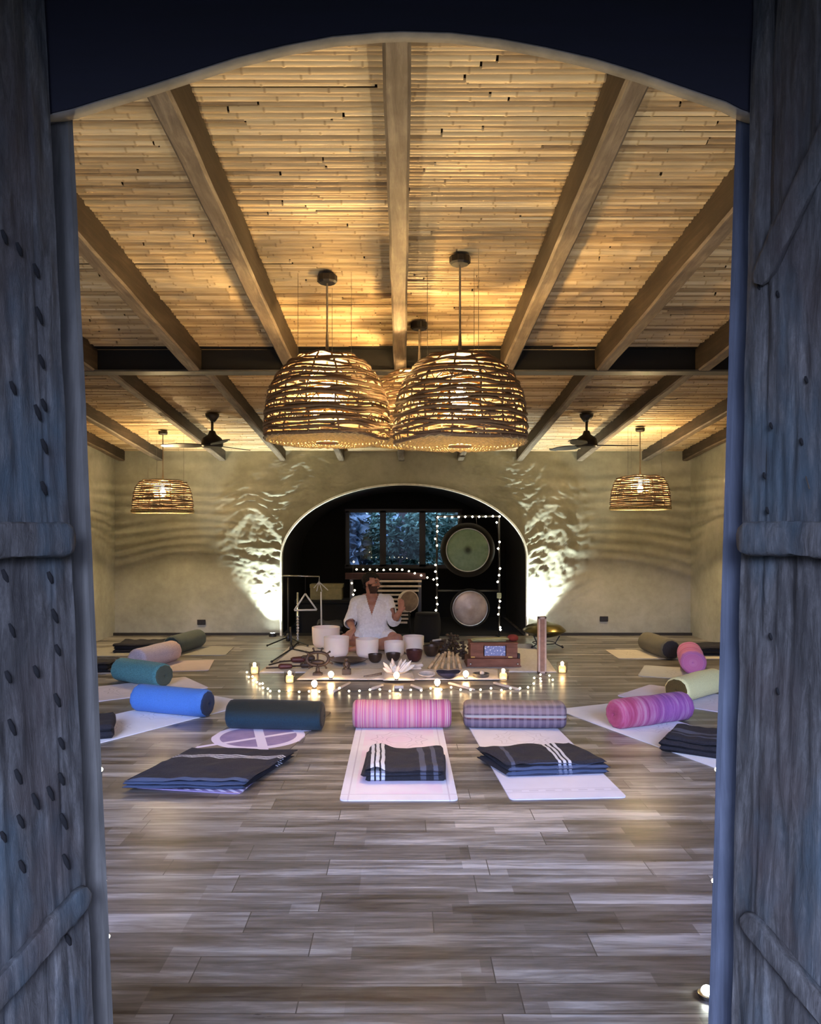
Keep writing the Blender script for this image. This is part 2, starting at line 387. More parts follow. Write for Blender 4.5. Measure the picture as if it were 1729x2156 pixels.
# ================================================================ ROOM SHELL
BACK = 10.29; ACX = .0195; AA = 1.647; ASP = 1.04; AR = .985; CEILK = .09
def ceil_z(y): return 3.416 - CEILK*y
def arch_r(th):
    c, q = math.cos(th), math.sin(th)
    lo, hi = 0, 3
    for _ in range(40):
        m = (lo+hi)/2; x, z = m*c, m*q
        ins = abs(x) < AA and (z < ASP or (x/AA)**2 + ((z-ASP)/AR)**2 < 1)
        if ins: lo = m
        else: hi = m
    return lo
def sm(a, b, x):
    t = max(0, min(1, (x-a)/(b-a))); return t*t*(3-2*t)
def arch_curve(n, grow=0.0):
    pts = []
    for i in range(9): pts.append((-AA-grow, ASP*i/9))
    for i in range(n+1):
        a = PI - PI*i/n; pts.append(((AA+grow)*math.cos(a), ASP + (AR+grow)*math.sin(a)))
    for i in range(9): pts.append((AA+grow, ASP*(8-i)/9))
    return [(x+ACX, z) for x, z in pts]

# floor
fb = MB(); fb.box(-4.1, 4.1, -.6, 12.7, -.08, 0)
struct(fb.build('floor', M['floor']), 'grey brown wood plank floor running across the whole room', 'floor')

fa = MB(); fa.box(-1.60, 1.635, 10.2, 12.4, .0005, .004); struct(fa.build('floor_alcove', M['black_wall']), 'black matting on the floor of the alcove', 'floor')  # black sheet added to darken the alcove floor
# back wall with arched opening, rough stonework near the arch
XW = 3.9; ZT = 2.62
ths = sorted(set([PI*i/420 for i in range(421)] + [math.atan2(ZT, XW-ACX), PI - math.atan2(ZT, XW+ACX)]))
NR = 110
def wall_pt(th, k):
    c, q = math.cos(th), math.sin(th); r0 = arch_r(th)
    rx = ((XW - ACX) if c > 0 else (XW + ACX))/max(abs(c), 1e-6); rz = ZT/max(q, 1e-6); r1 = min(rx, rz)
    t = k/NR; r = r0 + (r1-r0)*t; x, z = r*c + ACX, r*q
    d = r - r0; X = abs(x-ACX)
    mask = (1 - sm(.55, 1.25, d)) * sm(.35, .9, X) * sm(0, .03, d)
    mask *= .35 + .65*sm(.2, .9, z)
    wz = .35*noise.noise(Vector((x*1.7, 7, z*1.7)))
    nn = noise.noise(Vector((x*4.5, 0, (z+wz)*9))); n2 = noise.noise(Vector((x*9, 3, (z+wz)*19))); n3 = noise.noise(Vector((x*20, 5, z*36)))
    h = mask*(.017*noise.fractal(Vector((x*4.4+.4*wz, 0, (z+wz)*8.2)), .8, 2.1, 5) + .007*nn + .006*n2 + .005*n3) + .003*noise.noise(Vector((x*1.5, 1, z*1.5)))
    return Vector((x, BACK - .03*mask - h, z))
vs = [wall_pt(t, k) for t in ths for k in range(NR+1)]
fs = [(i*(NR+1)+k, i*(NR+1)+k+1, (i+1)*(NR+1)+k+1, (i+1)*(NR+1)+k) for i in range(len(ths)-1) for k in range(NR)]
wb = MB(); wb.add(vs, fs)
struct(wb.build('wall_back', M['plaster'], smooth=True), 'rough plastered stone back wall with a wide arched opening', 'wall')
# side + front walls
w = MB(); w.box(-4.02, -3.9, 1.75, 10.4, 0, 3.3); struct(w.build('wall_left', M['plaster']), 'beige plaster wall on the left of the room', 'wall')
w = MB(); w.box(3.9, 4.02, 1.75, 10.4, 0, 3.3); struct(w.build('wall_right', M['plaster']), 'beige plaster wall on the right of the room', 'wall')
w = MB()
for sx in (-1, 1):
    def bx(a, b, z0, z1): w.box(min(a*sx, b*sx), max(a*sx, b*sx), 1.75, 1.93, z0, z1)
    bx(.93, 1.3, 0, 3.26); bx(3.3, 3.9, 0, 3.26); bx(1.3, 3.3, 0, .3); bx(1.3, 3.3, 2.4, 3.26)
w.box(-.93, .93, 1.75, 1.93, 2.78, 3.26)
struct(w.build('wall_front', M['plaster']), 'plaster wall around the entrance doorway', 'wall')
# unseen openings added beside the doorway to let dusk light in: frames only show inside the room
for k, sx in ((2, -1), (3, 1)):
    f = MB(); 
    for a in (1.3, 2.28, 3.25): f.box(min(sx*a, sx*(a+.05)), max(sx*a, sx*(a+.05)), 1.8, 1.88, .3, 2.4)
    for z in (.3, 2.35): f.box(min(sx*1.3, sx*3.3), max(sx*1.3, sx*3.3), 1.8, 1.88, z, z+.05)
    struct(f.build('window_%d' % k, M['black']), 'window opening beside the entrance doorway, %s side' % ('left' if sx < 0 else 'right'), 'window')
# baseboards
b = MB(); b.box(-3.9, -1.66, 10.235, 10.262, 0, .035); struct(b.build('baseboard_left', M['darkbase']), 'thin dark skirting at the foot of the back wall, left of the arch', 'baseboard')
b = MB(); b.box(1.70, 3.9, 10.235, 10.262, 0, .035); struct(b.build('baseboard_right', M['darkbase']), 'thin dark skirting at the foot of the back wall, right of the arch', 'baseboard')
# arch edging: white band standing in for the uplit edge
ai = arch_curve(60, .0); ao = arch_curve(60, .024); n = len(ai)
t = MB(); vs = [(x, y, z) for pts, y in ((ai, 10.22), (ao, 10.22), (ao, 10.32), (ai, 10.32)) for x, z in pts]
fs = []
for q in range(4):
    for i in range(n-1): fs.append((q*n+i, q*n+i+1, ((q+1) % 4)*n+i+1, ((q+1) % 4)*n+i))
t.add(vs, fs); struct(t.build('trim_1', M['rim']), 'pale plaster edging following the arch of the alcove', 'trim')
# alcove tunnel + back wall with window opening
AB = 12.4
t = MB(); vs = [(x, y, z) for y in (10.32, AB) for x, z in ao]; t.add(vs, [(i, i+1, n+i+1, n+i) for i in range(n-1)])
struct(t.build('wall_alcove', M['charcoal'], smooth=True), 'dark vaulted wall of the alcove behind the arch', 'wall')
WX0, WX1, WZ0, WZ1 = -.9, .93, .83, 1.74
t = MB(); t.box(-1.8, WX0, AB, AB+.1, 0, 2.2); t.box(WX1, 1.9, AB, AB+.1, 0, 2.2); t.box(WX0, WX1, AB, AB+.1, 0, WZ0); t.box(WX0, WX1, AB, AB+.1, WZ1, 2.2)
struct(t.build('wall_alcove_end', M['black_wall']), 'black end wall of the alcove around the garden window', 'wall')
wroot = thing('window_1', 'three pane window looking onto a dark garden at the end of the alcove', 'window', (0, AB, 0)); wroot['kind'] = 'structure'
xs = [WX0, -.372, .282, WX1]
f = MB()
for z in (WZ0, WZ1): f.box(WX0-.04, WX1+.04, -.03, .03, z-.03, z+.03)
for x, h in ((WX0, .03), (-.322, .05), (.322, .05), (WX1, .03)): f.box(x-h, x+h, -.03, .03, WZ0, WZ1)
f.build('window_frame', M['black'], wroot)
for x0, x1 in ((WX0+.03, -.372), (-.272, .272), (.372, WX1-.03)):
    g = MB(); g.box(x0, x1, -.004, .004, WZ0+.03, WZ1-.03); g.build('pane', M['pane'], wroot)

# ceiling of canes
def build_ceiling():
    rng = np.random.RandomState(3); V = []; Fc = []; T = []; o = 0
    d = 1.78; K = 5
    while d < 10.35:
        rad = rng.uniform(.0115, .021); rt = rng.uniform(-.22, .16); x = -4.0 - rng.uniform(0, .6)
        while x < 4.0:
            L = rng.uniform(1.2, 2.6); tone = min(1, max(0, rng.uniform(.12, .95) + rt)); x2 = x + L; rr = rad*rng.uniform(.8, 1.05); dz = rng.uniform(0, .012); dd = rng.uniform(-.004, .004); skew = rng.uniform(-.008, .008)
            xs = [x]; nx = x + rng.uniform(.1, .3)
            while nx < x2 - .05: xs += [nx-.008, nx, nx+.008]; nx += rng.uniform(.2, .34)
            xs.append(x2 - .008)
            m = len(xs)
            for i, xx in enumerate(xs):
                node = (i % 3 == 2 and 0 < i < m-1)
                r = rr*(1.16 if node else 1.0)
                for k in range(K):
                    a = -PI + PI*k/(K-1)
                    y = d + dd + skew*(xx-x)/L + r*math.cos(a); V.append((xx, y, ceil_z(y) + .005 + dz + r*math.sin(a)*.9)); T.append(tone*(.35 if node else 1.0))
            for i in range(m-1):
                for k in range(K-1):
                    p = o + i*K + k; Fc.append((p, p+1, p+K+1, p+K))
            o += m*K; x = x2 + rng.uniform(0, .002)
        d += rad*2*rng.uniform(.82, .93)
    me = bpy.data.meshes.new('ceiling'); me.from_pydata(V, [], Fc); me.update()
    at = me.attributes.new('tone', 'FLOAT', 'POINT'); at.data.foreach_set('value', T)
    me.polygons.foreach_set('use_smooth', [True]*len(me.polygons))
    me.materials.append(M['cane']); ob = bpy.data.objects.new('ceiling', me); COL.objects.link(ob)
    struct(ob, 'sloping ceiling of tan bamboo canes laid side by side', 'ceiling')
    bd = MB(); bd.add([(-4.02, 1.75, ceil_z(1.75)+.03), (4.02, 1.75, ceil_z(1.75)+.03), (4.02, 10.4, ceil_z(10.4)+.03), (-4.02, 10.4, ceil_z(10.4)+.03)] +
                      [(-4.02, 1.75, ceil_z(1.75)+.08), (4.02, 1.75, ceil_z(1.75)+.08), (4.02, 10.4, ceil_z(10.4)+.08), (-4.02, 10.4, ceil_z(10.4)+.08)],
                      [(0,1,2,3), (7,6,5,4), (0,4,5,1), (1,5,6,2), (2,6,7,3), (3,7,4,0)])
    struct(bd.build('ceiling_backing', M['cane_gap']), 'dark boarding above the ceiling canes', 'ceiling')
build_ceiling()
# rafters
ordn = {0: 'leftmost', 1: 'second from left', 2: 'third from left', 3: 'middle', 4: 'third from right', 5: 'second from right', 6: 'rightmost'}
def rafter(x, y0, y1, label, wd=.098, seed=0, dp=.195):
    m = MB(); N = 26; vs = []
    for i in range(N+1):
        y = y0 + (y1-y0)*i/N; zc = ceil_z(y); j = .006*noise.noise(Vector((x*3, y*1.7, seed)))
        hw = wd/2 + .004*noise.noise(Vector((x, y*2.3, seed+5)))
        zb = zc - dp + .005*noise.noise(Vector((x*2, y*2, seed+9)))
        zt = zc + .012
        vs += [Vector((x+j-hw, y, zt)), Vector((x+j-hw, y, zb+.012)), Vector((x+j-hw+.012, y, zb)), Vector((x+j+hw-.012, y, zb)), Vector((x+j+hw, y, zb+.012)), Vector((x+j+hw, y, zt))]
    fs = [(i*6+k, i*6+(k+1) % 6, (i+1)*6+(k+1) % 6, (i+1)*6+k) for i in range(N) for k in range(6)] + [tuple(range(6)), tuple(N*6+k for k in range(6))[::-1]]
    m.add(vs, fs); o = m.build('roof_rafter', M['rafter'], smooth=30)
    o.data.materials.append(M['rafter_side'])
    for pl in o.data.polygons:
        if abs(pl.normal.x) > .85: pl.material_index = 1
    return tag(o, label, 'beam', 'rafters under the cane ceiling')
fx = [-2.50, -1.665, -.888, -.02, .835, 1.59, 2.40]
for i, x in enumerate(fx): rafter(x, 1.95, 6.1, 'weathered timber rafter between the doorway and the black steel beam, %s of seven' % ordn[i], seed=i)
rx = [-3.80, -3.28, -2.44, -1.62, -.83, -.02, .78, 1.58, 2.40, 3.28, 3.82]
rn = ['against the left wall', 'second from the left wall', 'left of the left ceiling fan', 'right of the left ceiling fan', 'left of centre above the arch', 'centred above the arch',
      'right of centre above the arch', 'left of the right ceiling fan', 'right of the right ceiling fan', 'second from the right wall', 'against the right wall']
for i, x in enumerate(rx): rafter(x, 6.16, 10.27, 'timber rafter between steel beam and back wall, ' + rn[i], wd=.085, seed=20+i, dp=.138)
# steel I beam
sb = thing('steel_beam', 'black steel girder crossing the ceiling from wall to wall', 'beam', (0, 6.12, 2.672))
m = MB(); m.box(-3.9, 3.9, -.006, .006, .014, .2); m.box(-3.9, 3.9, -.075, .075, .19, .204); m.build('web', M['steel'], sb)
m = MB(); m.box(-3.9, 3.9, -.075, .075, 0, .014); o = m.build('flange', M['steel_lip'], sb); o['label'] = 'grey lower flange of the girder'

# ================================================================ DOORWAY
DJ = 1.67
def leaning_post(name, xa, xb, side, label):
    """inner edge xa at z=.314, xb at z=2.31"""
    m = MB(); N = 40; k = (xb-xa)/(2.31-.314)
    def sec(z, i):
        xi = xa + k*(z-.314) + .0016*noise.noise(Vector((side*3, z*5, 2))); xo = side*.99
        b = .008
        return [Vector((xi, DJ+b, z)), Vector((xi+side*b, DJ, z)), Vector((xo, DJ, z)), Vector((xo, DJ+.07, z)), Vector((xi*(DJ+.07)/DJ + side*.006, DJ+.07, z))]
    vs = []
    for i in range(N+1): vs += sec(2.68*i/N, i)
    fs = [(i*5+q, i*5+(q+1) % 5, (i+1)*5+(q+1) % 5, (i+1)*5+q) for i in range(N) for q in range(5)] + [tuple(range(5)), tuple(N*5+q for q in range(5))[::-1]]
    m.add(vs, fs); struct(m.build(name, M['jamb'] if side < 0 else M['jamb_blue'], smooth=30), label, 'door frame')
leaning_post('trim_2', -.6398, -.7285, -1, 'worn grey timber post on the left side of the doorway')
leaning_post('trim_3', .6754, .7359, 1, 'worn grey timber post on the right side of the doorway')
lp = [(60, 250), (110, 237), (150, 228), (200, 212), (300, 182), (400, 150), (500, 118), (600, 93), (700, 74), (800, 65), (850, 63.5), (950, 66), (1050, 78), (1150, 97), (1250, 120), (1350, 150), (1450, 185), (1530, 212), (1560, 228), (1600, 243), (1680, 270)]
DL = 1.635
poly = [((x-VX)/F*DL, H-(y-VY)/F*DL) for x, y in lp]
lintel = thing('trim_4', 'dark navy arched board across the head of the doorway', 'door frame', (0, DL, 0)); lintel['kind'] = 'structure'
m = MB(); m.prism(poly + [(1.1, 3.25), (-1.1, 3.25)], 0, .034)
m.build('arched_board', M['navy'], lintel)
m = MB(); n = len(poly); vs = [(x, y, z + dz) for y, dz in ((.001, -.001), (.033, -.001), (.033, -.0045), (.001, -.0045)) for x, z in poly]
m.add(vs, [(q*n+i, q*n+i+1, ((q+1) % 4)*n+i+1, ((q+1) % 4)*n+i) for q in range(4) for i in range(n-1)]); o = m.build('plaster_edge', M['plaster_edge'], lintel, smooth=True); o['label'] = 'pale worn underside of the arched board'  # lighter strip along the underside of the board

# leaves: open outwards, hinged on the posts
def leaf(name, side, hx, hy, lean, label):
    a = math.radians(35); d = Vector((side*math.sin(a), -math.cos(a), 0))
    rz = math.atan2(d.y, d.x)
    Mt = Matrix.Translation((hx, hy, 0)) @ Matrix.Rotation(lean, 4, 'Y') @ Matrix.Rotation(rz, 4, 'Z')
    root = thing(name, label, 'door', (0, 0, 0)); root['kind'] = 'structure'; root.matrix_world = Mt
    ys = 1 if side < 0 else -1            # local +y or -y is the visible face
    Wd, Ht, th = .62, 2.72, .045
    nu, nv = 160, 220
    def front(u, v):
        x, z = u*Wd, v*Ht; pl = (x+.02) % .135
        g = -.006*math.exp(-((pl-.0675)/.0025)**2)
        h = .006*noise.noise(Vector((x*26, side*4, z*2.2))) + .005*noise.noise(Vector((x*60, side, z*7))) + .006*noise.noise(Vector((x*8, side*2, z*5)))
        return Vector((x, ys*(g + h), z))
    m = MB(); m.grid(front, nu, nv); m.box(0, Wd, min(-ys*th, -ys*.008), max(-ys*th, -ys*.008), 0, Ht)
    m.build('planks', M['door'], root, smooth=True)
    inv = Mt.inverted()
    def hit(px, py):
        o = inv @ Vector((0, 0, H)); q = inv @ P(px, py, 1.0); dr = q - o; t = -o.y/dr.y; p = o + dr*t; return p.x, p.z
    def bar(nm, p0, p1, wd, dp, seed):
        p0 = Vector((p0[0], 0, p0[1])); p1 = Vector((p1[0], 0, p1[1])); t = (p1-p0); L = t.length; t.normalize(); nn = Vector((-t.z, 0, t.x))
        m = MB(); N = 90; K = 16; vs = []
        for i in range(N+1):
            s = i/N; e = min(1, min(s, 1-s)/.035); e = .45 + .55*math.sqrt(max(0, e))
            for k in range(K):
                an = 2*PI*k/K; cx, cy = math.cos(an), math.sin(an)
                sx = math.copysign(abs(cx)**.5, cx); sy = math.copysign(abs(cy)**.5, cy)
                c = p0 + t*(s*L); j = 1 + .13*noise.noise(Vector((s*L*14, k*.9, seed))) + .10*noise.noise(Vector((s*L*45, k*1.7, seed+3)))
                vs.append(c + nn*(sx*wd/2*e*j) + Vector((0, ys*(dp*.5 + sy*dp*.55*e*j), 0)))
        fs = [(i*K+k, i*K+(k+1) % K, (i+1)*K+(k+1) % K, (i+1)*K+k) for i in range(N) for k in range(K)] + [tuple(range(K)), tuple(N*K+k for k in range(K))[::-1]]
        m.add(vs, fs); return m.build(nm, M['door'], root, smooth=50)
    def nail(px, py, l=.026, ang=.35, w=.006):
        x, z = hit(px, py)
        if not -.005 < x < Wd: return
        m = MB(); m.tube([(math.sin(ang)*l/2, ys*.003, l/2), (0, ys*.004, 0), (-math.sin(ang)*l/2, ys*.003, -l/2)], [w*.3, w*.5, w*.25], 6)
        m.build('nail', M['iron'], root, True, loc=(x, 0, z))
    return root, hit, bar, nail
rl, hit, bar, nail = leaf('door_1', -1, -.645, 1.625, -math.radians(2.72), 'old weathered plank door leaf standing open on the left')
x, z0 = hit(60, 1136); bar('batten', (.006, z0-.002), (.58, z0+.002), .072, .04, 1)
a = hit(186, 1848); b2 = hit(0, 2058); sl = (b2[1]-a[1])/(b2[0]-a[0]); bar('brace', (.004, a[1]-.02), (.6, a[1]-.02 + sl*.6), .055, .022, 2)
for px, py in [(86,762),(26,817),(78,869),(91,853),(92,940),(91,1028),(104,1216),(114,1297),(120,1369),(23,1327),(16,1425),(75,1414),(119,1474),(24,1531),(128,1565),(128,1640),(37,1635),(74,1687),(105,1670),(42,1729),(133,1729),(5,1761),(138,1814),(45,1824),(142,1978),(39,526),(75,571),(81,665),(8,500),(10,1215)]:
    nail(px, py, l=R.uniform(.024, .036), w=.011)
rr, hit, bar, nail = leaf('door_2', 1, .696, 1.625, math.radians(1.19), 'old weathered plank door leaf standing open on the right')
x, z0 = hit(1660, 1134); bar('batten', (.006, z0-.002), (.58, z0+.004), .07, .04, 5)
a = hit(1578, 1920); b2 = hit(1729, 2100); sl = (b2[1]-a[1])/(b2[0]-a[0]); bar('brace', (.03, a[1]-.005), (.6, a[1] + sl*.57), .05, .026, 6)
a = hit(1602, 600); b2 = hit(1729, 330); sl = (b2[1]-a[1])/(b2[0]-a[0]); o = bar('brace', (a[0], a[1]), (.5, a[1] + sl*(.5-a[0])), .05, .02, 7)
for px, py in [(1626, 897), (1600, 605), (1612, 1002), (1640, 620), (1640, 1455), (1700, 800), (1690, 930), (1618, 1075), (1625, 1340)]: nail(px, py, .014, -.3, .007)
m = MB(); x, z = hit(1706, 1016); m.tube([(-.006, -.004, .012), (.006, -.012, -.014)], .0015, 6); m.build('bright_nail', M['chrome'], rr, loc=(x, 0, z))

# ================================================================ PENDANT LAMPS
def ring_pts(r, z, seed, n=56, wob=.008, ph=0):
    return [Vector(((r+wob*.7*noise.noise(Vector((math.cos(2*PI*i/n)*2, math.sin(2*PI*i/n)*2, seed))))*math.cos(2*PI*i/n), (r)*math.sin(2*PI*i/n), z + wob*1.6*noise.noise(Vector((math.cos(2*PI*i/n)*1.6, math.sin(2*PI*i/n)*1.6, seed+40))))) for i in range(n)]
BIG = [(0, .985), (.08, 1.0), (.3, .985), (.52, .94), (.72, .84), (.88, .67), (1.0, .43)]
SMALL = [(0, 1.0), (.3, .985), (.6, .94), (.82, .86), (.94, .76), (1.0, .62)]
def prof(pr, t):
    for (a, ra), (b, rb) in zip(pr, pr[1:]):
        if t <= b: return ra + (rb-ra)*(t-a)/(b-a)
    return pr[-1][1]
def lamp(kind, cx, cy, zb, h, Rr, label, seed, group=None):
    big = kind == 'big'; pr = BIG if big else SMALL
    zc = ceil_z(cy) - .02
    t = thing('pendant_lamp', label, 'lamp', (cx, cy, zc), 0, group)
    zb -= zc
    m = MB(); m.lathe([(0, -.045), (.05, -.045), (.062, -.035), (.062, 0), (0, 0)] if big else [(0, -.04), (.045, -.04), (.055, -.03), (.055, 0), (0, 0)], 10); m.build('canopy', M['black'], t)
    m = MB(); m.tube([(0, 0, -.04), (0, 0, zb+h*.62)], .006, 8); m.tube([(0, 0, zb+h*.98), (0, 0, zb+h*1.3)], [.014, .007], 8); m.build('cord', M['cord'], t)
    for k in range(3):
        a = 2*PI*k/3 + .5 + seed; r = Rr*prof(pr, .97); m = MB(); m.tube([(0.0, 0.0, -.03), (r*math.cos(a)*.98, r*math.sin(a)*.98, zb+h*1.12), (r*math.cos(a), r*math.sin(a), zb+h*.97)] if False else [(r*math.cos(a), r*math.sin(a), -.01), (r*math.cos(a), r*math.sin(a), zb+h*.97)], .0015, 5)
        m.build('suspension_wire', M['chrome'], t)
    # woven body
    m = MB(); nr = 21 if big else 17
    for i in range(nr):
        tt = i/(nr-1); tt = .01 + .98*tt
        r = Rr*prof(pr, tt); z = zb + h*tt
        th = (.0085 if i % 3 else .0125) if big else (.0065 if i % 3 else .0095)
        m.tube(ring_pts(r, z, seed+i, wob=.014 if big else .007), th, 5, closed=True)
        if big and i % 4 == 1: m.tube(ring_pts(r*.985, z+.013, seed+i+60, wob=.02), th*.7, 5, closed=True)
    # zigzag canes between rings
    for (ta, tb, nz) in (((.32, .44, 46), (.62, .74, 40), (.14, .24, 50)) if big else ((.4, .5, 30),)):
        pts = []
        for i in range(nz):
            a = 2*PI*i/nz; tt = ta if i % 2 else tb; r = Rr*prof(pr, tt)*1.005; pts.append((r*math.cos(a), r*math.sin(a), zb + h*tt))
        m.tube(pts, .0045, 4, closed=True)
    if big: m.lathe([(Rr*.40, zb+h*.985), (Rr*.43, zb+h*1.0), (Rr*.43, zb+h*.99)], 24)
    m.build('lamp_shade', M['rattan'], t, True)
    m = MB()
    for k in range(18 if big else 14):
        a = 2*PI*k/(18 if big else 14) + .1*math.sin(k*5.1)
        m.tube([(Rr*prof(pr, q/9)*.985*math.cos(a+.03*math.sin(q+k)), Rr*prof(pr, q/9)*.985*math.sin(a+.03*math.sin(q+k)), zb+h*q/9) for q in range(10)], .006 if big else .0045, 5)
    m.build('upright_canes', M['rattan_mid'], t, True)
    # lower band
    if big:
        m = MB(); N = 80
        # braided pale base, slightly dished, with a hole
        for i in range(16):
            r = Rr*(.985 - .055*i)
            if r < .07: break
            m.tube([(r*math.cos(2*PI*k/72)*(1+.012*(-1)**(k+i)), r*math.sin(2*PI*k/72)*(1+.012*(-1)**(k+i)), zb - .018*(1-(i/16)**2)*0 - .03*math.sin(PI*min(1, i/15))*.7 + .005*(-1)**k) for k in range(72)], .0082, 4, closed=True)
        m.build('woven_base', M['rattan_pale'], t, True)
        m = MB(); m.tube([(.062*math.cos(a), .062*math.sin(a), zb-.02) for a in [2*PI*k/24 for k in range(24)]], .007, 6, closed=True); o = m.build('base_ring', M['bamboo'], t, True); m = MB(); m.lathe([(0, zb-.022), (.055, zb-.02), (.06, zb-.012), (0, zb-.014)], 24); m.build('base_cap', M['base_cap'], t, True)
    else:
        m = MB()
        for i in range(3): m.tube(ring_pts(Rr*(1.0+.006*i), zb-.008+.011*i, seed+i+200, wob=.003), .008, 5, closed=True)
        m.build('rim_band', M['rattan_pale'], t, True)
    # inner reed shade around the bulb
    ri = Rr*(.34 if big else .3); z0 = zb + h*(.28 if big else .42); z1 = zb + h*(.80 if big else .98)
    m = MB(); K = 12 if big else 9
    for k in range(K):
        z = z0 + (z1-z0)*k/(K-1); m.tube([(ri*math.cos(2*PI*q/32), ri*math.sin(2*PI*q/32), z) for q in range(32)], .0055 if big else .0045, 4, closed=True)
    for k in range(20): m.tube([(ri*math.cos(2*PI*k/20), ri*math.sin(2*PI*k/20), z0), (ri*math.cos(2*PI*k/20), ri*math.sin(2*PI*k/20), z1)], .003, 4)
    m.build('inner_shade', M['inner'], t, True)
    zq = zb + h*(.5 if big else .6)
    m = MB(); m.sphere((0, 0, zq), .05 if big else .036, 12, 8); m.tube([(0, 0, zq+.03), (0, 0, zq+.09)], .017, 8); m.build('bulb', M['bulb_big'] if big else M['bulb_small'], t, True)
g = 'large rattan pendant lamps over the middle of the room'
lamp('big', -.466, 4.69, 1.965, .505, .385, 'large domed rattan pendant lamp, front left of the cluster of three', 1, g)
lamp('big', .334, 4.43, 1.915, .50, .387, 'large domed rattan pendant lamp, front right of the cluster of three', 11, g)
lamp('big', .12, 5.49, 2.045, .50, .40, 'large domed rattan pendant lamp hanging behind the other two of the cluster', 21, g)
g = 'small rattan pendant lamps before the back wall'
lamp('small', -2.84, 9.0, 1.63, .375, .35, 'small woven drum pendant lamp below the left ceiling fan', 31, g)
lamp('small', 2.76, 8.83, 1.665, .375, .34, 'small woven drum pendant lamp beside the right ceiling fan', 41, g)

# ceiling fans
def fan(cx, cy, rot, label):
    zc = ceil_z(cy)-.02; t = thing('ceiling_fan', label, 'fan', (cx, cy, zc), 0, 'black ceiling fans'); zh = 2.36 - zc
    m = MB(); m.lathe([(0, 0), (.075, 0), (.07, -.03), (.03, -.085), (.0, -.085)], 20); m.build('canopy', M['black'], t, True)
    m = MB(); m.tube([(0, 0, -.06), (0, 0, zh+.09)], .014, 10); m.build('down_rod', M['black'], t, True)
    m = MB(); m.lathe([(0, zh+.12), (.03, zh+.12), (.045, zh+.08), (.1, zh+.04), (.115, zh+.0), (.115, zh-.04), (.1, zh-.055), (0, zh-.06)], 24); m.build('motor', M['black'], t, 40)
    for k in range(3):
        a = rot + 2*PI*k/3; Mx = Matrix.Rotation(a, 4, 'Z') @ Matrix.Translation((0, 0, zh-.035)) @ Matrix.Rotation(math.radians(9), 4, 'X')
        m = MB(); N = 14; vs = []
        for i in range(N+1):
            s = i/N; x = .1 + s*.46; wd = .035 + .045*math.sin(PI*min(1, s*1.15))**.8 if s < .87 else .062*math.sqrt(max(.02, 1-((s-.87)/.13)**2))
            for (yy, zz) in ((-wd, -.004), (wd*.9, -.004), (wd*.9, .004), (-wd, .004)): vs.append(Mx @ Vector((x, yy, zz)))
        m.add(vs, [(i*4+q, i*4+(q+1) % 4, (i+1)*4+(q+1) % 4, (i+1)*4+q) for i in range(N) for q in range(4)] + [(0,1,2,3), tuple(N*4+q for q in (3,2,1,0))]); m.build('blade', M['black'], t, 40)
fan(-2.045, 8.16, math.radians(178), 'black three bladed ceiling fan, left of the large pendants')
fan(1.975, 8.16, math.radians(2), 'black three bladed ceiling fan, right of the large pendants')

# wall sockets
for (px, py, lb) in ((424, 1310, 'small black wall socket low on the back wall, left of the arch'), (1272, 1303, 'small black wall socket low on the back wall, right of the arch')):
    p = P(px, py, 10.27); m = MB(); m.rbox(-.055, .055, -.012, .012, -.035, .035, .006); m.box(-.03, -.01, -.014, -.01, -.012, .012); m.box(.01, .03, -.014, -.01, -.012, .012)
    tag(m.build('wall_socket', M['black'], loc=p), lb, 'socket', 'wall sockets')
# floor uplights
for (x, lb) in ((-1.735, 'small floor uplight washing the wall left of the arch'), (1.80, 'small floor uplight washing the wall right of the arch')):
    t = thing('floor_uplight', lb, 'lamp', (x, 10.14, 0), 0, 'uplights beside the arch')
    m = MB(); m.lathe([(0, 0), (.05, 0), (.05, .045), (.042, .05), (.04, .04), (0, .035)], 20); m.build('housing', M['black'], t, 40)
    m = MB(); m.lathe([(0, .038), (.039, .038), (.039, .043), (0, .044)], 18); m.build('lens', M['uplens'], t, True)
    l = bpy.data.lights.new('uplight_beam', 'SPOT'); l.energy = 540; l.color = (.93, 1, .84); l.spot_size = math.radians(86); l.spot_blend = .95; l.shadow_soft_size = .03
    lo = bpy.data.objects.new('uplight_beam', l); COL.objects.link(lo); lo.parent = t; lo.location = (0, 0, .06)
    lo.rotation_euler = Vector((.0, .0, 1)).to_track_quat('-Z', 'Y').to_euler()

# floor uplights just inside the entrance wall, lighting the ceiling
for (x, y, lb) in ((-.985, 2.32, 'small round floor uplight just inside the doorway, by the left post'), (.914, 2.28, 'small round floor uplight just inside the doorway, by the right post')):
    t = thing('floor_uplight', lb, 'lamp', (x, y, 0), 0, 'uplights inside the entrance')
    m = MB(); m.lathe([(0, 0), (.026, 0), (.028, .012), (.02, .016), (0, .016)], 20); m.build('housing', M['chrome'], t, 40)
    m = MB(); m.sphere((0, 0, .016), .018, 14, 8); m.build('lens', M['uplens'], t, True)
    l = bpy.data.lights.new('ceiling_beam', 'SPOT'); l.energy = 120; l.color = (1, .86, .58); l.spot_size = math.radians(110); l.spot_blend = .8; l.shadow_soft_size = .03
    lo = bpy.data.objects.new('ceiling_beam', l); COL.objects.link(lo); lo.parent = t; lo.location = (0, 0, .06)
    lo.rotation_euler = Vector((0, .22, 1)).to_track_quat('-Z', 'Y').to_euler()

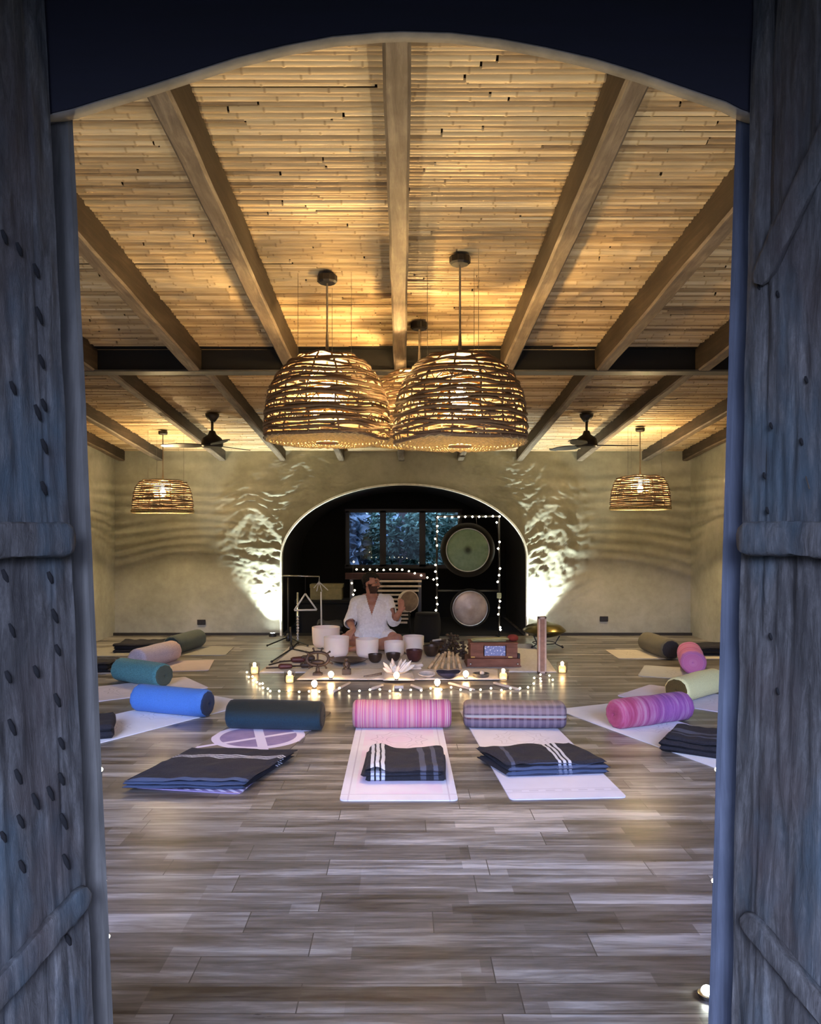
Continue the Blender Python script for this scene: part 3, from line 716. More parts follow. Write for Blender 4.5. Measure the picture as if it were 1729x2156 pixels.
# dusk sky + low dusk glow from behind the camera
wd = bpy.data.worlds.new('World'); SC.world = wd; wd.use_nodes = True
bg = wd.node_tree.nodes['Background']; bg.inputs[0].default_value = (.36, .43, .66, 1); bg.inputs[1].default_value = .62
for sx, nm in ((-1, 'left'), (1, 'right')):
    l = bpy.data.lights.new('dusk_sky_glow', 'SUN'); l.energy = 9.0; l.color = (.48, .57, 1.0); l.angle = math.radians(50)
    lo = bpy.data.objects.new('dusk_sky_glow', l); COL.objects.link(lo); lo.location = (sx*4, -3, 4)
    lo.rotation_euler = Vector((-sx*math.sin(math.radians(38))*.87, math.cos(math.radians(38))*.87, -.5)).to_track_quat('-Z', 'Y').to_euler()
l = bpy.data.lights.new('dusk_sky_glow', 'SUN'); l.energy = 6.2; l.color = (.52, .63, 1.0); l.angle = math.radians(30)
lo = bpy.data.objects.new('dusk_sky_glow', l); COL.objects.link(lo); lo.location = (0, -5, 4); lo.rotation_euler = Vector((.05, 1, -.42)).to_track_quat('-Z', 'Y').to_euler()
# unseen roof and walls added around the doorway to shade leaves and lintel
m = MB(); m.box(-1.4, 1.4, -1.3, 1.62, 2.95, 3.05); struct(m.build('porch_roof', M['navy']), 'low roof over the entrance porch', 'roof')
for sx, nm in ((-1, 'left'), (1, 'right')):
    m = MB(); m.box(min(sx*1.3, sx*1.4), max(sx*1.3, sx*1.4), -1.3, 1.75, 0, 2.95); struct(m.build('wall_porch_' + nm, M['plaster']), 'side wall of the entrance porch, ' + nm, 'wall')

# camera
cam = bpy.data.cameras.new('camera'); co = bpy.data.objects.new('camera', cam); COL.objects.link(co); SC.camera = co
co.location = (0, 0, H); co.rotation_euler = (PI/2, 0, 0)
cam.sensor_fit = 'VERTICAL'; cam.sensor_height = 36.0; cam.lens = 36.0*F/2156; cam.clip_start = .05
cam.shift_x = (864.5-VX)/2156; cam.shift_y = (VY-1078)/2156
vs_ = SC.view_settings; vs_.view_transform = 'Standard'; vs_.look = 'None'; vs_.exposure = 0.0; vs_.gamma = 1.0; vs_.use_curve_mapping = False
cy = SC.cycles
for k, v in (('use_denoising', True), ('max_bounces', 7), ('diffuse_bounces', 3), ('use_adaptive_sampling', True), ('adaptive_threshold', .025), ('glossy_bounces', 3), ('transmission_bounces', 6), ('sample_clamp_indirect', 4.0), ('caustics_reflective', False), ('caustics_refractive', False), ('use_light_tree', True)):
    try: setattr(cy, k, v)
    except Exception: pass
# ================================================================ YOGA MATS, BOLSTERS, BLANKETS
def V2(a): return Vector((a[0], a[1], 0))
def mat_thing(far, near, w, m, label, th=.006, rc=.03):
    f = V2(far); n = V2(near); d = f - n; L = d.length; rz = math.atan2(d.y, d.x) - PI/2
    out = []
    for cx, cy, a0 in ((w/2-rc, rc, -PI/2), (w/2-rc, L-rc, 0), (-w/2+rc, L-rc, PI/2), (-w/2+rc, rc, PI)):
        for i in range(6): a = a0 + PI/2*i/5; out.append((cx + rc*math.cos(a), cy + rc*math.sin(a)))
    mb = MB(); k = len(out)
    vs = [(x, y, .0005) for x, y in out] + [(x, y, th) for x, y in out]
    mb.add(vs, [tuple(range(k))[::-1], tuple(range(k, 2*k))] + [(i, (i+1) % k, k+(i+1) % k, k+i) for i in range(k)])
    o = mb.build('yoga_mat', m, loc=(n.x, n.y, 0), rot=(0, 0, rz)); return tag(o, label, 'mat', 'yoga mats on the floor')
IV = (.66, .64, .68)
m_c = mat_plain('mat_print_rose', (.60,.60,.70), (.34,.30,.42), 2, False, .265, ((.62,.57,.68), (.60,.42,.62)))
m_rc = mat_plain('mat_print_lotus', (.60,.60,.71), (.36,.35,.44), 5, True)
m_w = mat_plain('mat_print_white', (.78,.80,.86), (.5,.52,.58), 7, False)
m_lav = mat_plain('mat_print_lavender', (.68,.65,.82), (.45,.42,.56), 3, False)
m_gg = mat_plain('mat_print_sage', (.48,.49,.44), (.27,.29,.24), 9, False, .24)
m_cr = mat_plain('mat_print_cream', (.60,.54,.42), (.38,.33,.25), 4, True)
m_pk = mat_plain('mat_print_blush', (.56,.45,.40), (.40,.31,.29), 6, True, .25)
m_tl = mat_plain('mat_print_sand', (.70,.64,.68), (.35,.31,.34), 8, True, .22)
m_gy = mat_plain('mat_print_grey', (.33,.32,.28), (.17,.17,.15), 1, True, .22)
m_pp = mat_purple()
mat_thing((-.025, 5.75), (-.02, 3.935), .615, m_c, 'white printed mat with a rose border, under the pink and cream striped bolster')
mat_thing((.752, 5.93), (.868, 3.965), .62, m_rc, 'white mat with lotus outlines and a dashed end border, under the boxy striped bolster')
mat_thing((1.478, 6.075), (2.21, 4.40), .60, m_w, 'plain white mat angled to the right, under the long magenta and violet bolster')
mat_thing((2.035, 6.69), (3.30, 5.51), .64, m_lav, 'pale lavender mat under the yellow bolster')
mat_thing((2.40, 7.64), (3.83, 7.02), .63, m_gg, 'sage and white mat under the round magenta bolster')
mat_thing((2.38, 8.665), (3.86, 8.63), .62, m_cr, 'cream mat at the far right before the back wall')
mat_thing((-.85, 5.93), (-1.165, 4.085), .61, m_pp, 'purple mat with pale interlaced bands, under the dark green bolster', th=.006)
mat_thing((-1.455, 6.35), (-2.46, 4.86), .60, m_w, 'plain white mat angled to the left, under the bright blue bolster')
mat_thing((-1.91, 7.04), (-3.36, 6.01), .62, m_tl, 'mat with lavender near end and printed pale far end, under the teal bolster')
mat_thing((-2.00, 7.955), (-3.62, 7.70), .62, m_pk, 'blush pink mat under the peach bolster')
mat_thing((-2.02, 8.90), (-3.70, 8.80), .62, m_gy, 'grey printed mat at the far left before the back wall')

def bolster(c, ax, L, r, body, cap, label, box=0, seed=0, caps=(-1, 1), sag=.05):
    """c = floor centre, ax = axis direction"""
    rz = math.atan2(ax[1], ax[0]); N = 40; K = 28
    hl = L/2; pts = []
    for i in range(9):                                    # left gathered end
        a = PI/2*i/8; pts.append((-hl + r*.38*(1-math.sin(a)), r*(.62+.38*math.sin(a)*1.0) if i else r*.62))
    prof_ = [(-hl + .012, 0.0), (-hl - .004, r*.12), (-hl + .002, r*.4), (-hl + .001, r*.62)]
    for i in range(1, 8): a = PI/2*i/7; prof_.append((-hl + r*.36*(1-math.cos(a)), r*(.62 + .38*math.sin(a))))
    ncap = len(prof_)
    for i in range(1, 22): x = -hl + r*.36 + (L - r*.72)*i/22; prof_.append((x, r))
    right = [(-x, rr) for x, rr in reversed(prof_[:ncap])]; prof_ += right
    def sec(x, rr):
        row = []
        for k in range(K):
            a = 2*PI*k/K; cy, cz = math.cos(a), math.sin(a)
            if box: 
                e = 1 - .42*box; cy = math.copysign(abs(cy)**e, cy); cz = math.copysign(abs(cz)**e, cz)
            j = 1 + sag*noise.noise(Vector((x*4, math.cos(a)*.9, math.sin(a)*.9 + seed*3.1))) + .012*noise.noise(Vector((x*18, math.cos(a)*3, math.sin(a)*3 + seed)))
            if rr < r*.99: j += .05*math.cos(a*11 + seed)*(rr/r)*.6
            z = cz*rr*j*(.88 if box else .97); z = max(z, -r*.90)
            row.append(Vector((x, cy*rr*j, z)))
        return row
    secs = [sec(x, rr) for x, rr in prof_]; n = len(secs)
    zoff = .0065 - min(p.z for s_ in secs for p in s_)
    def strip(i0, i1):
        m = MB(); vs = [p for s_ in secs[i0:i1+1] for p in s_]; q = i1-i0
        m.add(vs, [(i*K+k, i*K+(k+1) % K, (i+1)*K+(k+1) % K, (i+1)*K+k) for i in range(q) for k in range(K)]); return m
    k0 = 6
    o = strip(k0 if cap and -1 in caps else 0, n-1-(k0 if cap and 1 in caps else 0)).build('bolster', body, smooth=True, loc=(c[0], c[1], zoff), rot=(0, 0, rz))
    tag(o, label, 'bolster', 'bolsters laid across the mats')
    if cap:
        if -1 in caps: strip(0, k0).build('end_cap', cap, o, True)
        if 1 in caps: strip(n-1-k0, n-1).build('end_cap', cap, o, True)
    return o
K_ = dict
pinkstops = [(.30, (.12,.03,.14)), (.40, (.36,.07,.18)), (.46, (.46,.13,.2)), (.49, (.55,.38,.33)), (.52, (.34,.05,.2)), (.56, (.42,.10,.22)), (.59, (.6,.45,.38)), (.63, (.26,.06,.22)), (.75, (.45,.13,.24))]
magstops = [(.32, (.22,.05,.22)), (.45, (.50,.09,.26)), (.52, (.60,.22,.42)), (.6, (.38,.10,.36)), (.72, (.58,.20,.40))]
b_pink = ring_stripes('pink_cream_ring_knit', pinkstops, 26, 0, seed=3)
def violet_fade():
    s = S('magenta_violet_knit'); x, y, z = s.xyz(); nz = s.noise(1, 5, .7, s.mapv((24, 2, 2), (5, 0, 0)))
    a = s.ramp(nz, [(.35, (.30,.03,.09)), (.5, (.44,.08,.18)), (.65, (.5,.22,.3))]); b = s.ramp(nz, [(.35, (.15,.05,.22)), (.5, (.30,.09,.31)), (.65, (.42,.24,.42))])
    f = s.m('ADD', s.m('MULTIPLY', x, 1.6), .5); col = s.mix(s.ramp(f, [(.15, (0,0,0)), (.6, (1,1,1))]), a, b); s.bump(s.noise(140, 2), .6, .004); return s.done(col, .92, 0, Sheen_Weight=.06)
b_mag = violet_fade()
b_mag2 = ring_stripes('magenta_knit', magstops, 14, 0, seed=8)
def long_stripes():
    s = S('boxy_striped_weave'); x, y, z = s.xyz(); an = s.m('ARCTAN2', z, s.m('MULTIPLY', y, -1))   # -y (camera side) is angle 0
    t = s.m('ADD', s.m('MULTIPLY', an, .5), .5)
    nz = s.noise(1, 2, .5, s.mapv((3, 12, 12))); t = s.m('ADD', t, s.m('MULTIPLY', s.m('SUBTRACT', nz, .5), .06))
    col = s.ramp(t, [(0, (0.056,0.043,0.074)), (.22, (0.099,0.074,0.112)), (.36, (0.149,0.112,0.149)), (.42, (0.050,0.031,0.050)), (.455, (0.161,0.031,0.037)), (.48, (0.341,0.310,0.273)), (.54, (0.310,0.310,0.291)), (.575, (0.056,0.037,0.062)), (.64, (0.223,0.155,0.167)), (.78, (0.186,0.136,0.149)), (.84, (0.087,0.062,0.081)), (.95, (0.236,0.192,0.174))])
    zz = s.m('SINE', s.m('MULTIPLY', x, 120)); col = s.mix(s.m('MULTIPLY', s.m('GREATER_THAN', zz, .3), .22), col, (.38,.3,.33)); s.bump(s.noise(130, 2), .6, .004); return s.done(col, .92)
b_box = long_stripes()
def two_tone(name, c0, c1, at, w=.05, axis=0):
    s = S(name); x = s.xyz()[axis]; nz = s.noise(150, 3); f = s.ramp(s.m('ADD', s.m('MULTIPLY', x, 1.0), .5), [(at-w, (0,0,0)), (at+w, (1,1,1))])
    col = s.mix(f, c0, c1); col = s.mix(.25, col, s.ramp(nz, [(.3, (0,0,0)), (.7, (1,1,1))]), 'OVERLAY'); s.bump(nz, .4, .003); return s.done(col, .92, 0, Sheen_Weight=.06)
b_blue = knit('bright_blue_felt', (.055,.17,.50), .12); c_navy = knit('dark_blue_knit', (.012,.03,.085))
b_green = two_tone('dark_green_and_navy', (.006,.028,.045), (.004,.008,.006), .52, .03, 2); c_blk = knit('black_knit', (.006,.007,.007))
b_yel = knit('pale_yellow_knit', (.80,.77,.38), .12); c_brn = knit('olive_brown_knit', (.085,.055,.01))
b_teal = knit('teal_knit', (.07,.21,.23), .3, .95, 110); c_olv = knit('olive_teal_knit', (.055,.075,.055))
b_pch = two_tone('peach_and_lilac', (.42,.36,.40), (.55,.34,.20), .75, .2); c_pch = knit('orange_peach_knit', (.50,.30,.15))
b_dt = knit('grey_green_knit', (.07,.085,.065), .2); c_dt = knit('dark_teal_knit', (.01,.028,.033))
b_olv = knit('olive_grey_knit', (.13,.115,.07), .2); c_gry = knit('charcoal_knit', (.028,.026,.026))
p = fl(848, 1538); bolster((-.005, 5.42), (1, .0), .70, .103, b_pink, None, 'pink and cream ring striped bolster across the centre mat', seed=1)
bolster((.795, 5.42), (1, -.03), .72, .102, b_box, None, 'boxy grey and maroon bolster with lengthwise stripes', box=1, seed=2)
bolster((1.80, 5.52), (.88, .42), .68, .108, b_mag, None, 'long magenta to violet knitted bolster across the plain white mat on the right', seed=3)
bolster((2.475, 6.40), (.75, .66), .68, .110, b_yel, c_brn, 'pale yellow bolster with an olive brown end', seed=4, caps=(-1,))
bolster((2.93, 7.72), (.30, .95), .66, .125, b_mag2, None, 'round magenta bolster seen end on, behind the yellow bolster', seed=5, sag=.09)
bolster((2.90, 8.62), (-.1, 1), .66, .115, b_olv, c_gry, 'olive grey bolster with a charcoal end, at the far right mat', seed=6, caps=(-1,))
bolster((-.90, 5.38), (.98, -.10), .69, .105, b_green, c_blk, 'dark green and navy bolster with a black end, on the purple mat', seed=7, caps=(1,))
bolster((-1.77, 5.83), (.88, -.32), .66, .107, b_blue, c_navy, 'bright blue bolster with a navy end', seed=8, caps=(1,))
bolster((-2.40, 6.98), (.78, -.50), .64, .112, b_teal, c_olv, 'teal knitted bolster with an olive end, behind the blue bolster', seed=9, caps=(1,))
bolster((-2.58, 7.93), (.30, .95), .66, .115, b_pch, c_pch, 'peach and lilac bolster between the teal and the dark teal ones', seed=10, caps=(1,))
bolster((-2.55, 8.92), (.22, .97), .66, .112, b_dt, c_dt, 'grey green bolster with a dark teal end, at the far left mat', seed=11, caps=(-1,))

def blanket(c, size, rz, h, m, label, layers=3, seed=0, skew=0.0, bulge=.0, z0=.0068, fold=True):
    mb = MB(); w, d = size; lh = h/layers; rr = random.Random(seed)
    for L in range(layers):
        ox, oy = rr.uniform(-.018, .018), rr.uniform(-.018, .018); sw = 1 - .015*L*rr.random(); N, K = 34, 22
        a0 = z0 + L*lh*.93
        def fn(u, v, top):
            x = (u-.5)*w*sw; y = (v-.5)*d*sw
            ex = min(u, 1-u)*w; ey = min(v, 1-v)*d; e = min(ex, ey*1.0); rad = lh*.55
            q = math.sqrt(max(0, 1 - (1-min(1, e/rad))**2))
            wr = .010*noise.noise(Vector((x*5+seed, y*5, L*2.3))) + .005*noise.noise(Vector((x*14, y*14, seed+L)))
            wr2 = .012*noise.noise(Vector((x*3, y*3, seed+L*7.7)))
            zc = a0 + lh*.5; z = zc + (1 if top else -1)*lh*.5*q + (wr*(.5+.5*L) if top else wr*.5*(1 if L else 0)) + (bulge*math.exp(-((u-.15)/.12)**2) if L == layers-1 and top else 0)
            z = max(z, z0)
            return Vector((x + ox + skew*y + wr2, y + oy + wr2*.6, z))
        mb.grid(lambda u, v: fn(u, v, True), N, K); mb.grid(lambda u, v: fn(u, v, False), N, K)
    o = mb.build('folded_blanket', m, smooth=True, loc=(c[0], c[1], 0), rot=(0, 0, rz)); return tag(o, label, 'blanket', 'folded dark blankets on the mats')
NV = (.012, .0122, .019); WH = (.50, .52, .58); BL = (.055, .08, .15)
def bl_mat(name, wh, grey, axis, front=None):
    s = S(name); x, y, z = s.xyz(); v = (x, y)[axis]; nz = s.noise(5, 3); v = s.m('ADD', v, s.m('MULTIPLY', s.m('SUBTRACT', nz, .5), .025))
    col = s.ramp(s.noise(90, 3), [(.3, tuple(c*.7 for c in NV)), (.7, tuple(c*1.35 for c in NV))])
    for c, w in grey: col = s.mix(s.m('MULTIPLY', s.band(v, c, w), .7), col, (.085,.095,.14))
    for c, w in wh: col = s.mix(s.band(v, c, w), col, WH)
    if front is not None:
        f = s.m('LESS_THAN', (x, y)[front[0]], front[1]) if front[2] < 0 else s.m('GREATER_THAN', (x, y)[front[0]], front[1]); col = s.mix(s.m('MULTIPLY', f, .85), col, BL)
    s.bump(s.noise(130, 3), .6, .003); return s.done(col, .95, 0, Sheen_Weight=.0)
blanket((-1.075, 4.37), (.66, .60), -.02, .065, bl_mat('navy_blanket_a', [(.10, .006), (.125, .006), (.15, .006)], [], 1, (1, -.265, -1)), 'large flat folded navy blanket with three thin white stripes, on the purple mat', 3, 1, .30)
blanket((0.01, 4.43), (.455, .46), .03, .085, bl_mat('navy_blanket_b', [(-.185, .010), (-.155, .010), (-.125, .010)], [(.10, .016), (.17, .013)], 0), 'folded navy blanket with three white stripes on its left side, on the centre mat', 3, 2, .06, .02)
blanket((.83, 4.50), (.60, .36), .10, .085, bl_mat('navy_blanket_c', [(.055, .009), (.085, .009), (.115, .009)], [(-.22, .012)], 0, (1, -.165, -1)), 'folded navy blanket with three white stripes across its middle, on the right of centre mat', 3, 3, -.28, .008)
blanket((1.93, 4.86), (.46, .36), -.55, .10, bl_mat('navy_blanket_d', [], [(.0, .025), (-.07, .012)], 1), 'folded navy blanket cut off by the right door post, on the plain white mat', 3, 4, 0)
blanket((-2.29, 5.17), (.60, .40), .35, .10, bl_mat('navy_blanket_e', [], [], 1), 'rolled dark navy blanket peeping out behind the left door post', 2, 5, 0)
blanket((-3.22, 7.66), (.62, .42), .1, .10, bl_mat('navy_blanket_f', [], [(.08, .012)], 1), 'dark folded blanket at the left end of the blush pink mat', 3, 6, 0)
blanket((-3.02, 8.96), (.62, .42), .04, .10, bl_mat('navy_blanket_g', [], [], 1), 'black folded blanket on the grey mat at the far left', 3, 7, 0)
blanket((3.58, 8.72), (.52, .42), .0, .10, bl_mat('navy_blanket_h', [], [], 1), 'black folded blanket on the cream mat at the far right', 3, 8, 0)
# ================================================================ GARDEN beyond the window
def foliage_mesh(c, rad, n, seed, lsz=.09):
    rr = random.Random(seed); m = MB()
    for _ in range(n):
        v = Vector((rr.gauss(0,1), rr.gauss(0,1), rr.gauss(0,1))).normalized(); q = rr.uniform(.45, 1)**.5
        p = Vector(c) + Vector((v.x*rad[0]*q, v.y*rad[1]*q, v.z*rad[2]*q))
        t = Vector((rr.gauss(0,1), rr.gauss(0,1), rr.gauss(0,.7)-.3)).normalized(); u = t.orthogonal().normalized(); u = (Matrix.Rotation(rr.uniform(0, 6.28), 3, t) @ u); w_ = t.cross(u)
        L = lsz*rr.uniform(.6, 1.5); wd_ = L*rr.uniform(.18, .32)
        m.add([p, p + t*L*.45 + u*wd_ + w_*.01, p + t*L - w_*.02, p + t*L*.45 - u*wd_ + w_*.01], [(0,1,2,3)])
    return m
def shrub(x, y, h, r, mt, lb, seed, lsz):
    t = thing('garden_shrub', lb, 'shrub', (x, y, 0), 0, 'shrubs in the garden outside')
    foliage_mesh((0, 0, h*.55), (r*.92, r*.7, h*.5), 1700, seed, lsz).build('foliage', mt, t)
    m = MB(); m.tube([(0, 0, 0), (.03, 0, h*.4), (0, .02, h*.6)], [.04, .03, .02], 8); m.build('stem', M['walnut'], t)
m = MB(); m.box(-6, 6, 12.72, 19, -.1, -.02); struct(m.build('garden_ground', M['soil']), 'dark garden soil outside the window', 'ground')
for i, (x, y, h, r, mt, lb, lz) in enumerate([
    (-1.06, 13.9, 2.3, .34, 'leaf_pale', 'blue grey strappy shrub behind the left window pane', .22), (-.36, 14.0, 2.2, .34, 'leaf', 'dark green bush behind the left post of the window', .13),
    (.34, 13.9, 2.1, .34, 'leaf', 'green bush behind the middle window pane', .12), (1.04, 14.0, 2.4, .34, 'leaf', 'teal green bush behind the right window pane', .14),
    (-.95, 15.6, 3.0, .93, 'leaf_pale', 'tall pale shrub further back in the garden, on the left', .2), (.95, 15.6, 3.0, .93, 'leaf', 'tall dense shrub further back in the garden, on the right', .16)]):
    shrub(x, y, h, r, M[mt], lb, i+3, lz)
m = MB(); m.box(-7, 7, 17.2, 17.4, 0, 5.5); struct(m.build('garden_wall', M['charcoal']), 'dark wall at the far side of the garden', 'wall')  # added wall that blocks sky light behind the shrubs
m = MB(); m.box(-2.2, 2.3, 12.5, 13.15, 2.25, 2.35); struct(m.build('alcove_eave', M['charcoal']), 'eave over the garden window', 'roof')  # unseen slab added to keep dusk light off the shrubs

# ================================================================ ALCOVE FURNITURE
DF = 10.02
fr = thing('gong_stand', 'thin black metal gong stand with fairy lights wound around it', 'stand', (0, DF, 0))
gx0, gx1, gz = P(920, 0, DF).x, P(1051, 0, DF).x, P(0, 1087, DF).z
for x in (gx0, gx1):
    m = MB(); m.tube([(x, 0, .03), (x, 0, gz)], .013, 8); m.build('post', M['black'], fr, True)
    m = MB(); m.tube([(x, -.2, .014), (x, .2, .014)], .014, 8); m.build('foot', M['black'], fr, True)
m = MB(); m.tube([(gx0-.012, 0, gz), (gx1+.012, 0, gz)], .014, 8); m.build('top_bar', M['black'], fr, True)
m = MB(); zb = .62; m.tube([(gx0, 0, zb), (gx1, 0, zb)], .012, 8); m.build('middle_bar', M['black'], fr, True)
def gong(px, py, D, r, rim, mt, lb, hang):
    c = P(px, py, D); t = thing('gong', lb, 'gong', c, 0, 'gongs on the black stand')
    Mx = Matrix.Rotation(PI/2, 4, 'X')
    m = MB(); m.lathe([(0, .035), (.03, .033), (.05, .026), (r*.5, .022), (r*.86, .012), (r*.97, .002), (r, -.004), (r, -.012), (r*.9, -.004), (0, .012)], 56, Mx); m.build('face', mt, t, True)
    m = MB(); m.tube([(r*1.0*math.cos(2*PI*k/56), .002, r*1.0*math.sin(2*PI*k/56)) for k in range(56)], r*.035, 8, closed=True); m.build('bright_edge', M['gong_rim'], t, True)
    m = MB(); q = r + rim*.5; m.lathe([(r+.005, .012), (q, .018), (r+rim, .0), (r+rim, -.06), (r+rim-.012, -.06), (r+.004, -.012)], 56, Mx, close=True); o = m.build('rim', M['black_wall'], t, True); o['label'] = 'dark rim of the gong'
    for sx in (-1, 1):
        m = MB(); m.tube([(sx*r*.45, 0.02, math.sqrt(r*r*.8)), (sx*r*.4, .02, hang - c.z)], .004, 5); m.build('hanging_cord', M['wire'], t)
gong(985, 1158, DF-.03, .283, .075, M['gong_green'], 'large green tinted gong with a dark rim hanging in the upper half of the stand', gz-.01)
gong(990, 1281, DF-.03, .228, .03, M['gong_grey'], 'smaller grey brown gong hanging below the green one', zb-.01)
tag(MB().rbox(-.03, .03, -.012, .012, -.035, .035, .008).build('battery_box', plain('pale_green_plastic', (.45,.52,.34), .5), loc=P(1051, 1254, DF-.03)), 'pale green battery box on the right post of the gong stand', 'box')

bulb_mesh = MB().sphere((0, 0, 0), 1.0, 8, 6)
_bm = {}
def fairy(name, lb, pts, rad, wire_r=.002, mt='fairy', sag=0):
    pts = [Vector(p) for p in pts]; o0 = pts[0].copy(); t = thing(name, lb, 'fairy lights', o0, 0, 'strings of fairy lights')
    m = MB(); m.tube([p - o0 + Vector((0, .006, -rad*.6)) for p in pts], wire_r, 5); m.build('wire', M['wire'], t)
    b0 = None
    for p in pts:
        if b0 is None:
            mb = MB(); mb.sphere((0, 0, 0), rad, 10, 6); b0 = mb.build('bulb', M[mt], t, True)
        else: inst(b0, t, p - o0)
dl = DF - .025
fairy('fairy_lights', 'string of fairy lights outlining the left post and top bar of the gong stand',
      [P(x, y, dl) for x, y in [(903,1334),(911,1323),(918.5,1311),(921.5,1298),(918,1285),(921,1272),(919,1258.5),(921,1231),(920,1217.5),(917,1203.5),(917,1189.5),(920.5,1148.5),(916.5,1134.5),(921,1119),(921,1107.5),(922,1089),(937,1088.5),(952,1089),(966,1088.5),(980,1088),(995,1088),(1009,1088),(1023,1087.5),(1038,1087),(1052,1087.5)]], .0125)
fairy('fairy_lights', 'string of fairy lights running down the right post of the gong stand',
      [P(x, y, dl) for x, y in [(1046,1100),(1052,1141),(1049,1155),(1053,1197),(1051,1211),(1048,1225),(1053,1266),(1051,1279.5),(1049.5,1293.5),(1053.5,1321),(1054,1326)]], .0125)
dc = 9.98
fairy('fairy_lights', 'string of fairy lights along the top of the slatted chair', [P(x, y, dc) for x, y in [(741,1228),(747,1243),(744,1252)][::-1] + [(745,1183),(751,1199),(765,1199),(779,1199),(794,1200),(808,1200),(822,1199),(836,1199),(847,1199.5),(861,1202.5),(873.5,1207),(887,1211.5),(900,1216),(913,1220)]], .0115)

# slatted chair behind the person
ch = thing('slatted_chair', 'dark chair with a back of cream wooden slats, behind the seated man', 'chair', (0, 10.05, 0))
sl_ = [(1224, 790, 888), (1234.5, 790, 887), (1244, 790, 882), (1252.5, 790, 878), (1262, 800, 874), (1271, 806, 872), (1279.5, 812, 868), (1287.5, 815, 866), (1295, 818, 864), (1303, 822, 862), (1311, 828, 858)]
for i, (y, xa, xb) in enumerate(sl_):
    a = P(787, y, 10.0); b_ = P(xb, y - (2 if i < 6 else 0), 10.0); m = MB(); m.rbox(a.x, b_.x, -.06, -.035, a.z-.012, a.z+.014, .004); m.build('slat', M['slat'], ch)
for x in (740, 800, 884):
    a = P(x, 1210, 10.0); m = MB(); m.rbox(a.x-.025, a.x+.025, -.03, .01, 0, a.z, .006); m.build('upright', M['black'], ch)
a = P(730, 1206, 10.0); b_ = P(893, 1220, 10.0); m = MB(); m.rbox(a.x-.02, b_.x+.02, -.055, -.03, b_.z, a.z, .008); o = m.build('top_cushion', M['maroon'], ch); o['label'] = 'dark maroon pad along the top of the chair'
m = MB(); m.rbox(a.x, b_.x, -.34, -.08, .0, .06, .01); m.build('seat', M['walnut'], ch)
# frame drum leaning at the chair
c = P(861, 1266, 9.86); t = thing('frame_drum', 'round brown frame drum propped before the slatted chair', 'drum', (c.x, 9.86, c.z), 0, None)
Mx = Matrix.Rotation(math.radians(25), 4, 'Z') @ Matrix.Rotation(PI/2, 4, 'X')
m = MB(); m.lathe([(0, .012), (.125, .012), (.13, .008)], 36, Mx); m.build('skin', M['drumskin'], t, True)
m = MB(); m.lathe([(.128, .012), (.138, .012), (.138, -.05), (.128, -.05)], 36, Mx, close=True); m.build('hoop', M['slat'], t, 40)
m = MB(); m.tube([(0, .02, -.1), (.02, .16, -c.z+.01)], .012, 8); m.build('prop_leg', M['black'], t)
# dark round drum right of the chair
c = P(900, 1300, 9.75); t = thing('floor_drum', 'black barrel drum standing between the chair and the gongs', 'drum', (c.x, 9.72, 0)); m = MB(); m.lathe([(0, .0), (.14, 0), (.17, .12), (.17, .26), (.15, .36), (0, .36)], 28); m.build('shell', M['black_wall'], t, 40); m = MB(); m.lathe([(0, .362), (.148, .362), (.155, .35), (.155, .335)], 28); m.build('drum_head', M['black_wall'], t, True)
# box and blanket in the alcove
a = P(653, 1263, 10.5); b_ = P(720, 1229, 10.5)
t = thing('storage_box', 'yellow brown cardboard box with a lid on a black chest in the alcove', 'box', ((a.x+b_.x)/2, 10.62, a.z)); hw = (b_.x-a.x)/2
m = MB(); m.rbox(-hw, hw, -.12, .12, 0, .165, .004); m.build('body', M['card'], t); m = MB(); m.rbox(-hw-.006, hw+.012, -.126, .126, .165, .215, .004); m.build('lid', M['card'], t)
t = thing('storage_chest', 'black chest standing in the alcove under the cardboard box', 'chest', ((a.x+b_.x)/2, 10.66, 0)); m = MB(); m.rbox(-.42, .42, -.2, .2, 0, a.z-.05, .01); m.build('body', M['black_wall'], t); m = MB(); m.rbox(-.43, .43, -.21, .21, a.z-.048, a.z-.002, .01); m.build('lid', M['black_wall'], t)
def regroup(o, nm, cat):
    o.name = nm; o.data.name = nm; o['category'] = cat; del o['group']
c = P(695, 1318, 10.2); o = blanket((c.x, 10.12), (.34, .36), .1, .20, M['greycloth'], 'dark grey blanket heaped before the chest in the alcove', 4, 31, z0=.002, bulge=.03); regroup(o, 'grey_blanket', 'blanket')

# ================================================================ PERSON
def solid(mb, vox, sm=6, name='tmp'):
    o = mb.build(name, None); r = o.modifiers.new('r', 'REMESH'); r.mode = 'VOXEL'; r.voxel_size = vox; r.use_smooth_shade = True
    k = o.modifiers.new('s', 'SMOOTH'); k.factor = .5; k.iterations = sm
    dg = bpy.context.evaluated_depsgraph_get(); me = bpy.data.meshes.new_from_object(o.evaluated_get(dg)); bpy.data.objects.remove(o)
    return me
def obj_from(me, name, m, parent):
    me.name = name; me.materials.clear(); me.materials.append(m); me.polygons.foreach_set('use_smooth', [True]*len(me.polygons)); o = bpy.data.objects.new(name, me); COL.objects.link(o); o.parent = parent; return o
PX, PY = -.362, 9.02
person = thing('person', 'seated cross legged man in white shirt and shorts, face turned, one hand raised', 'person', (PX, PY, .018))
# local coords: x right in picture, -y towards camera
HC = Vector((-.005, -.035, .775)); HY = Matrix.Rotation(math.radians(58), 3, 'Z')
def hp(x, y, z): return HC + HY @ Vector((x, y, z))
body = MB()
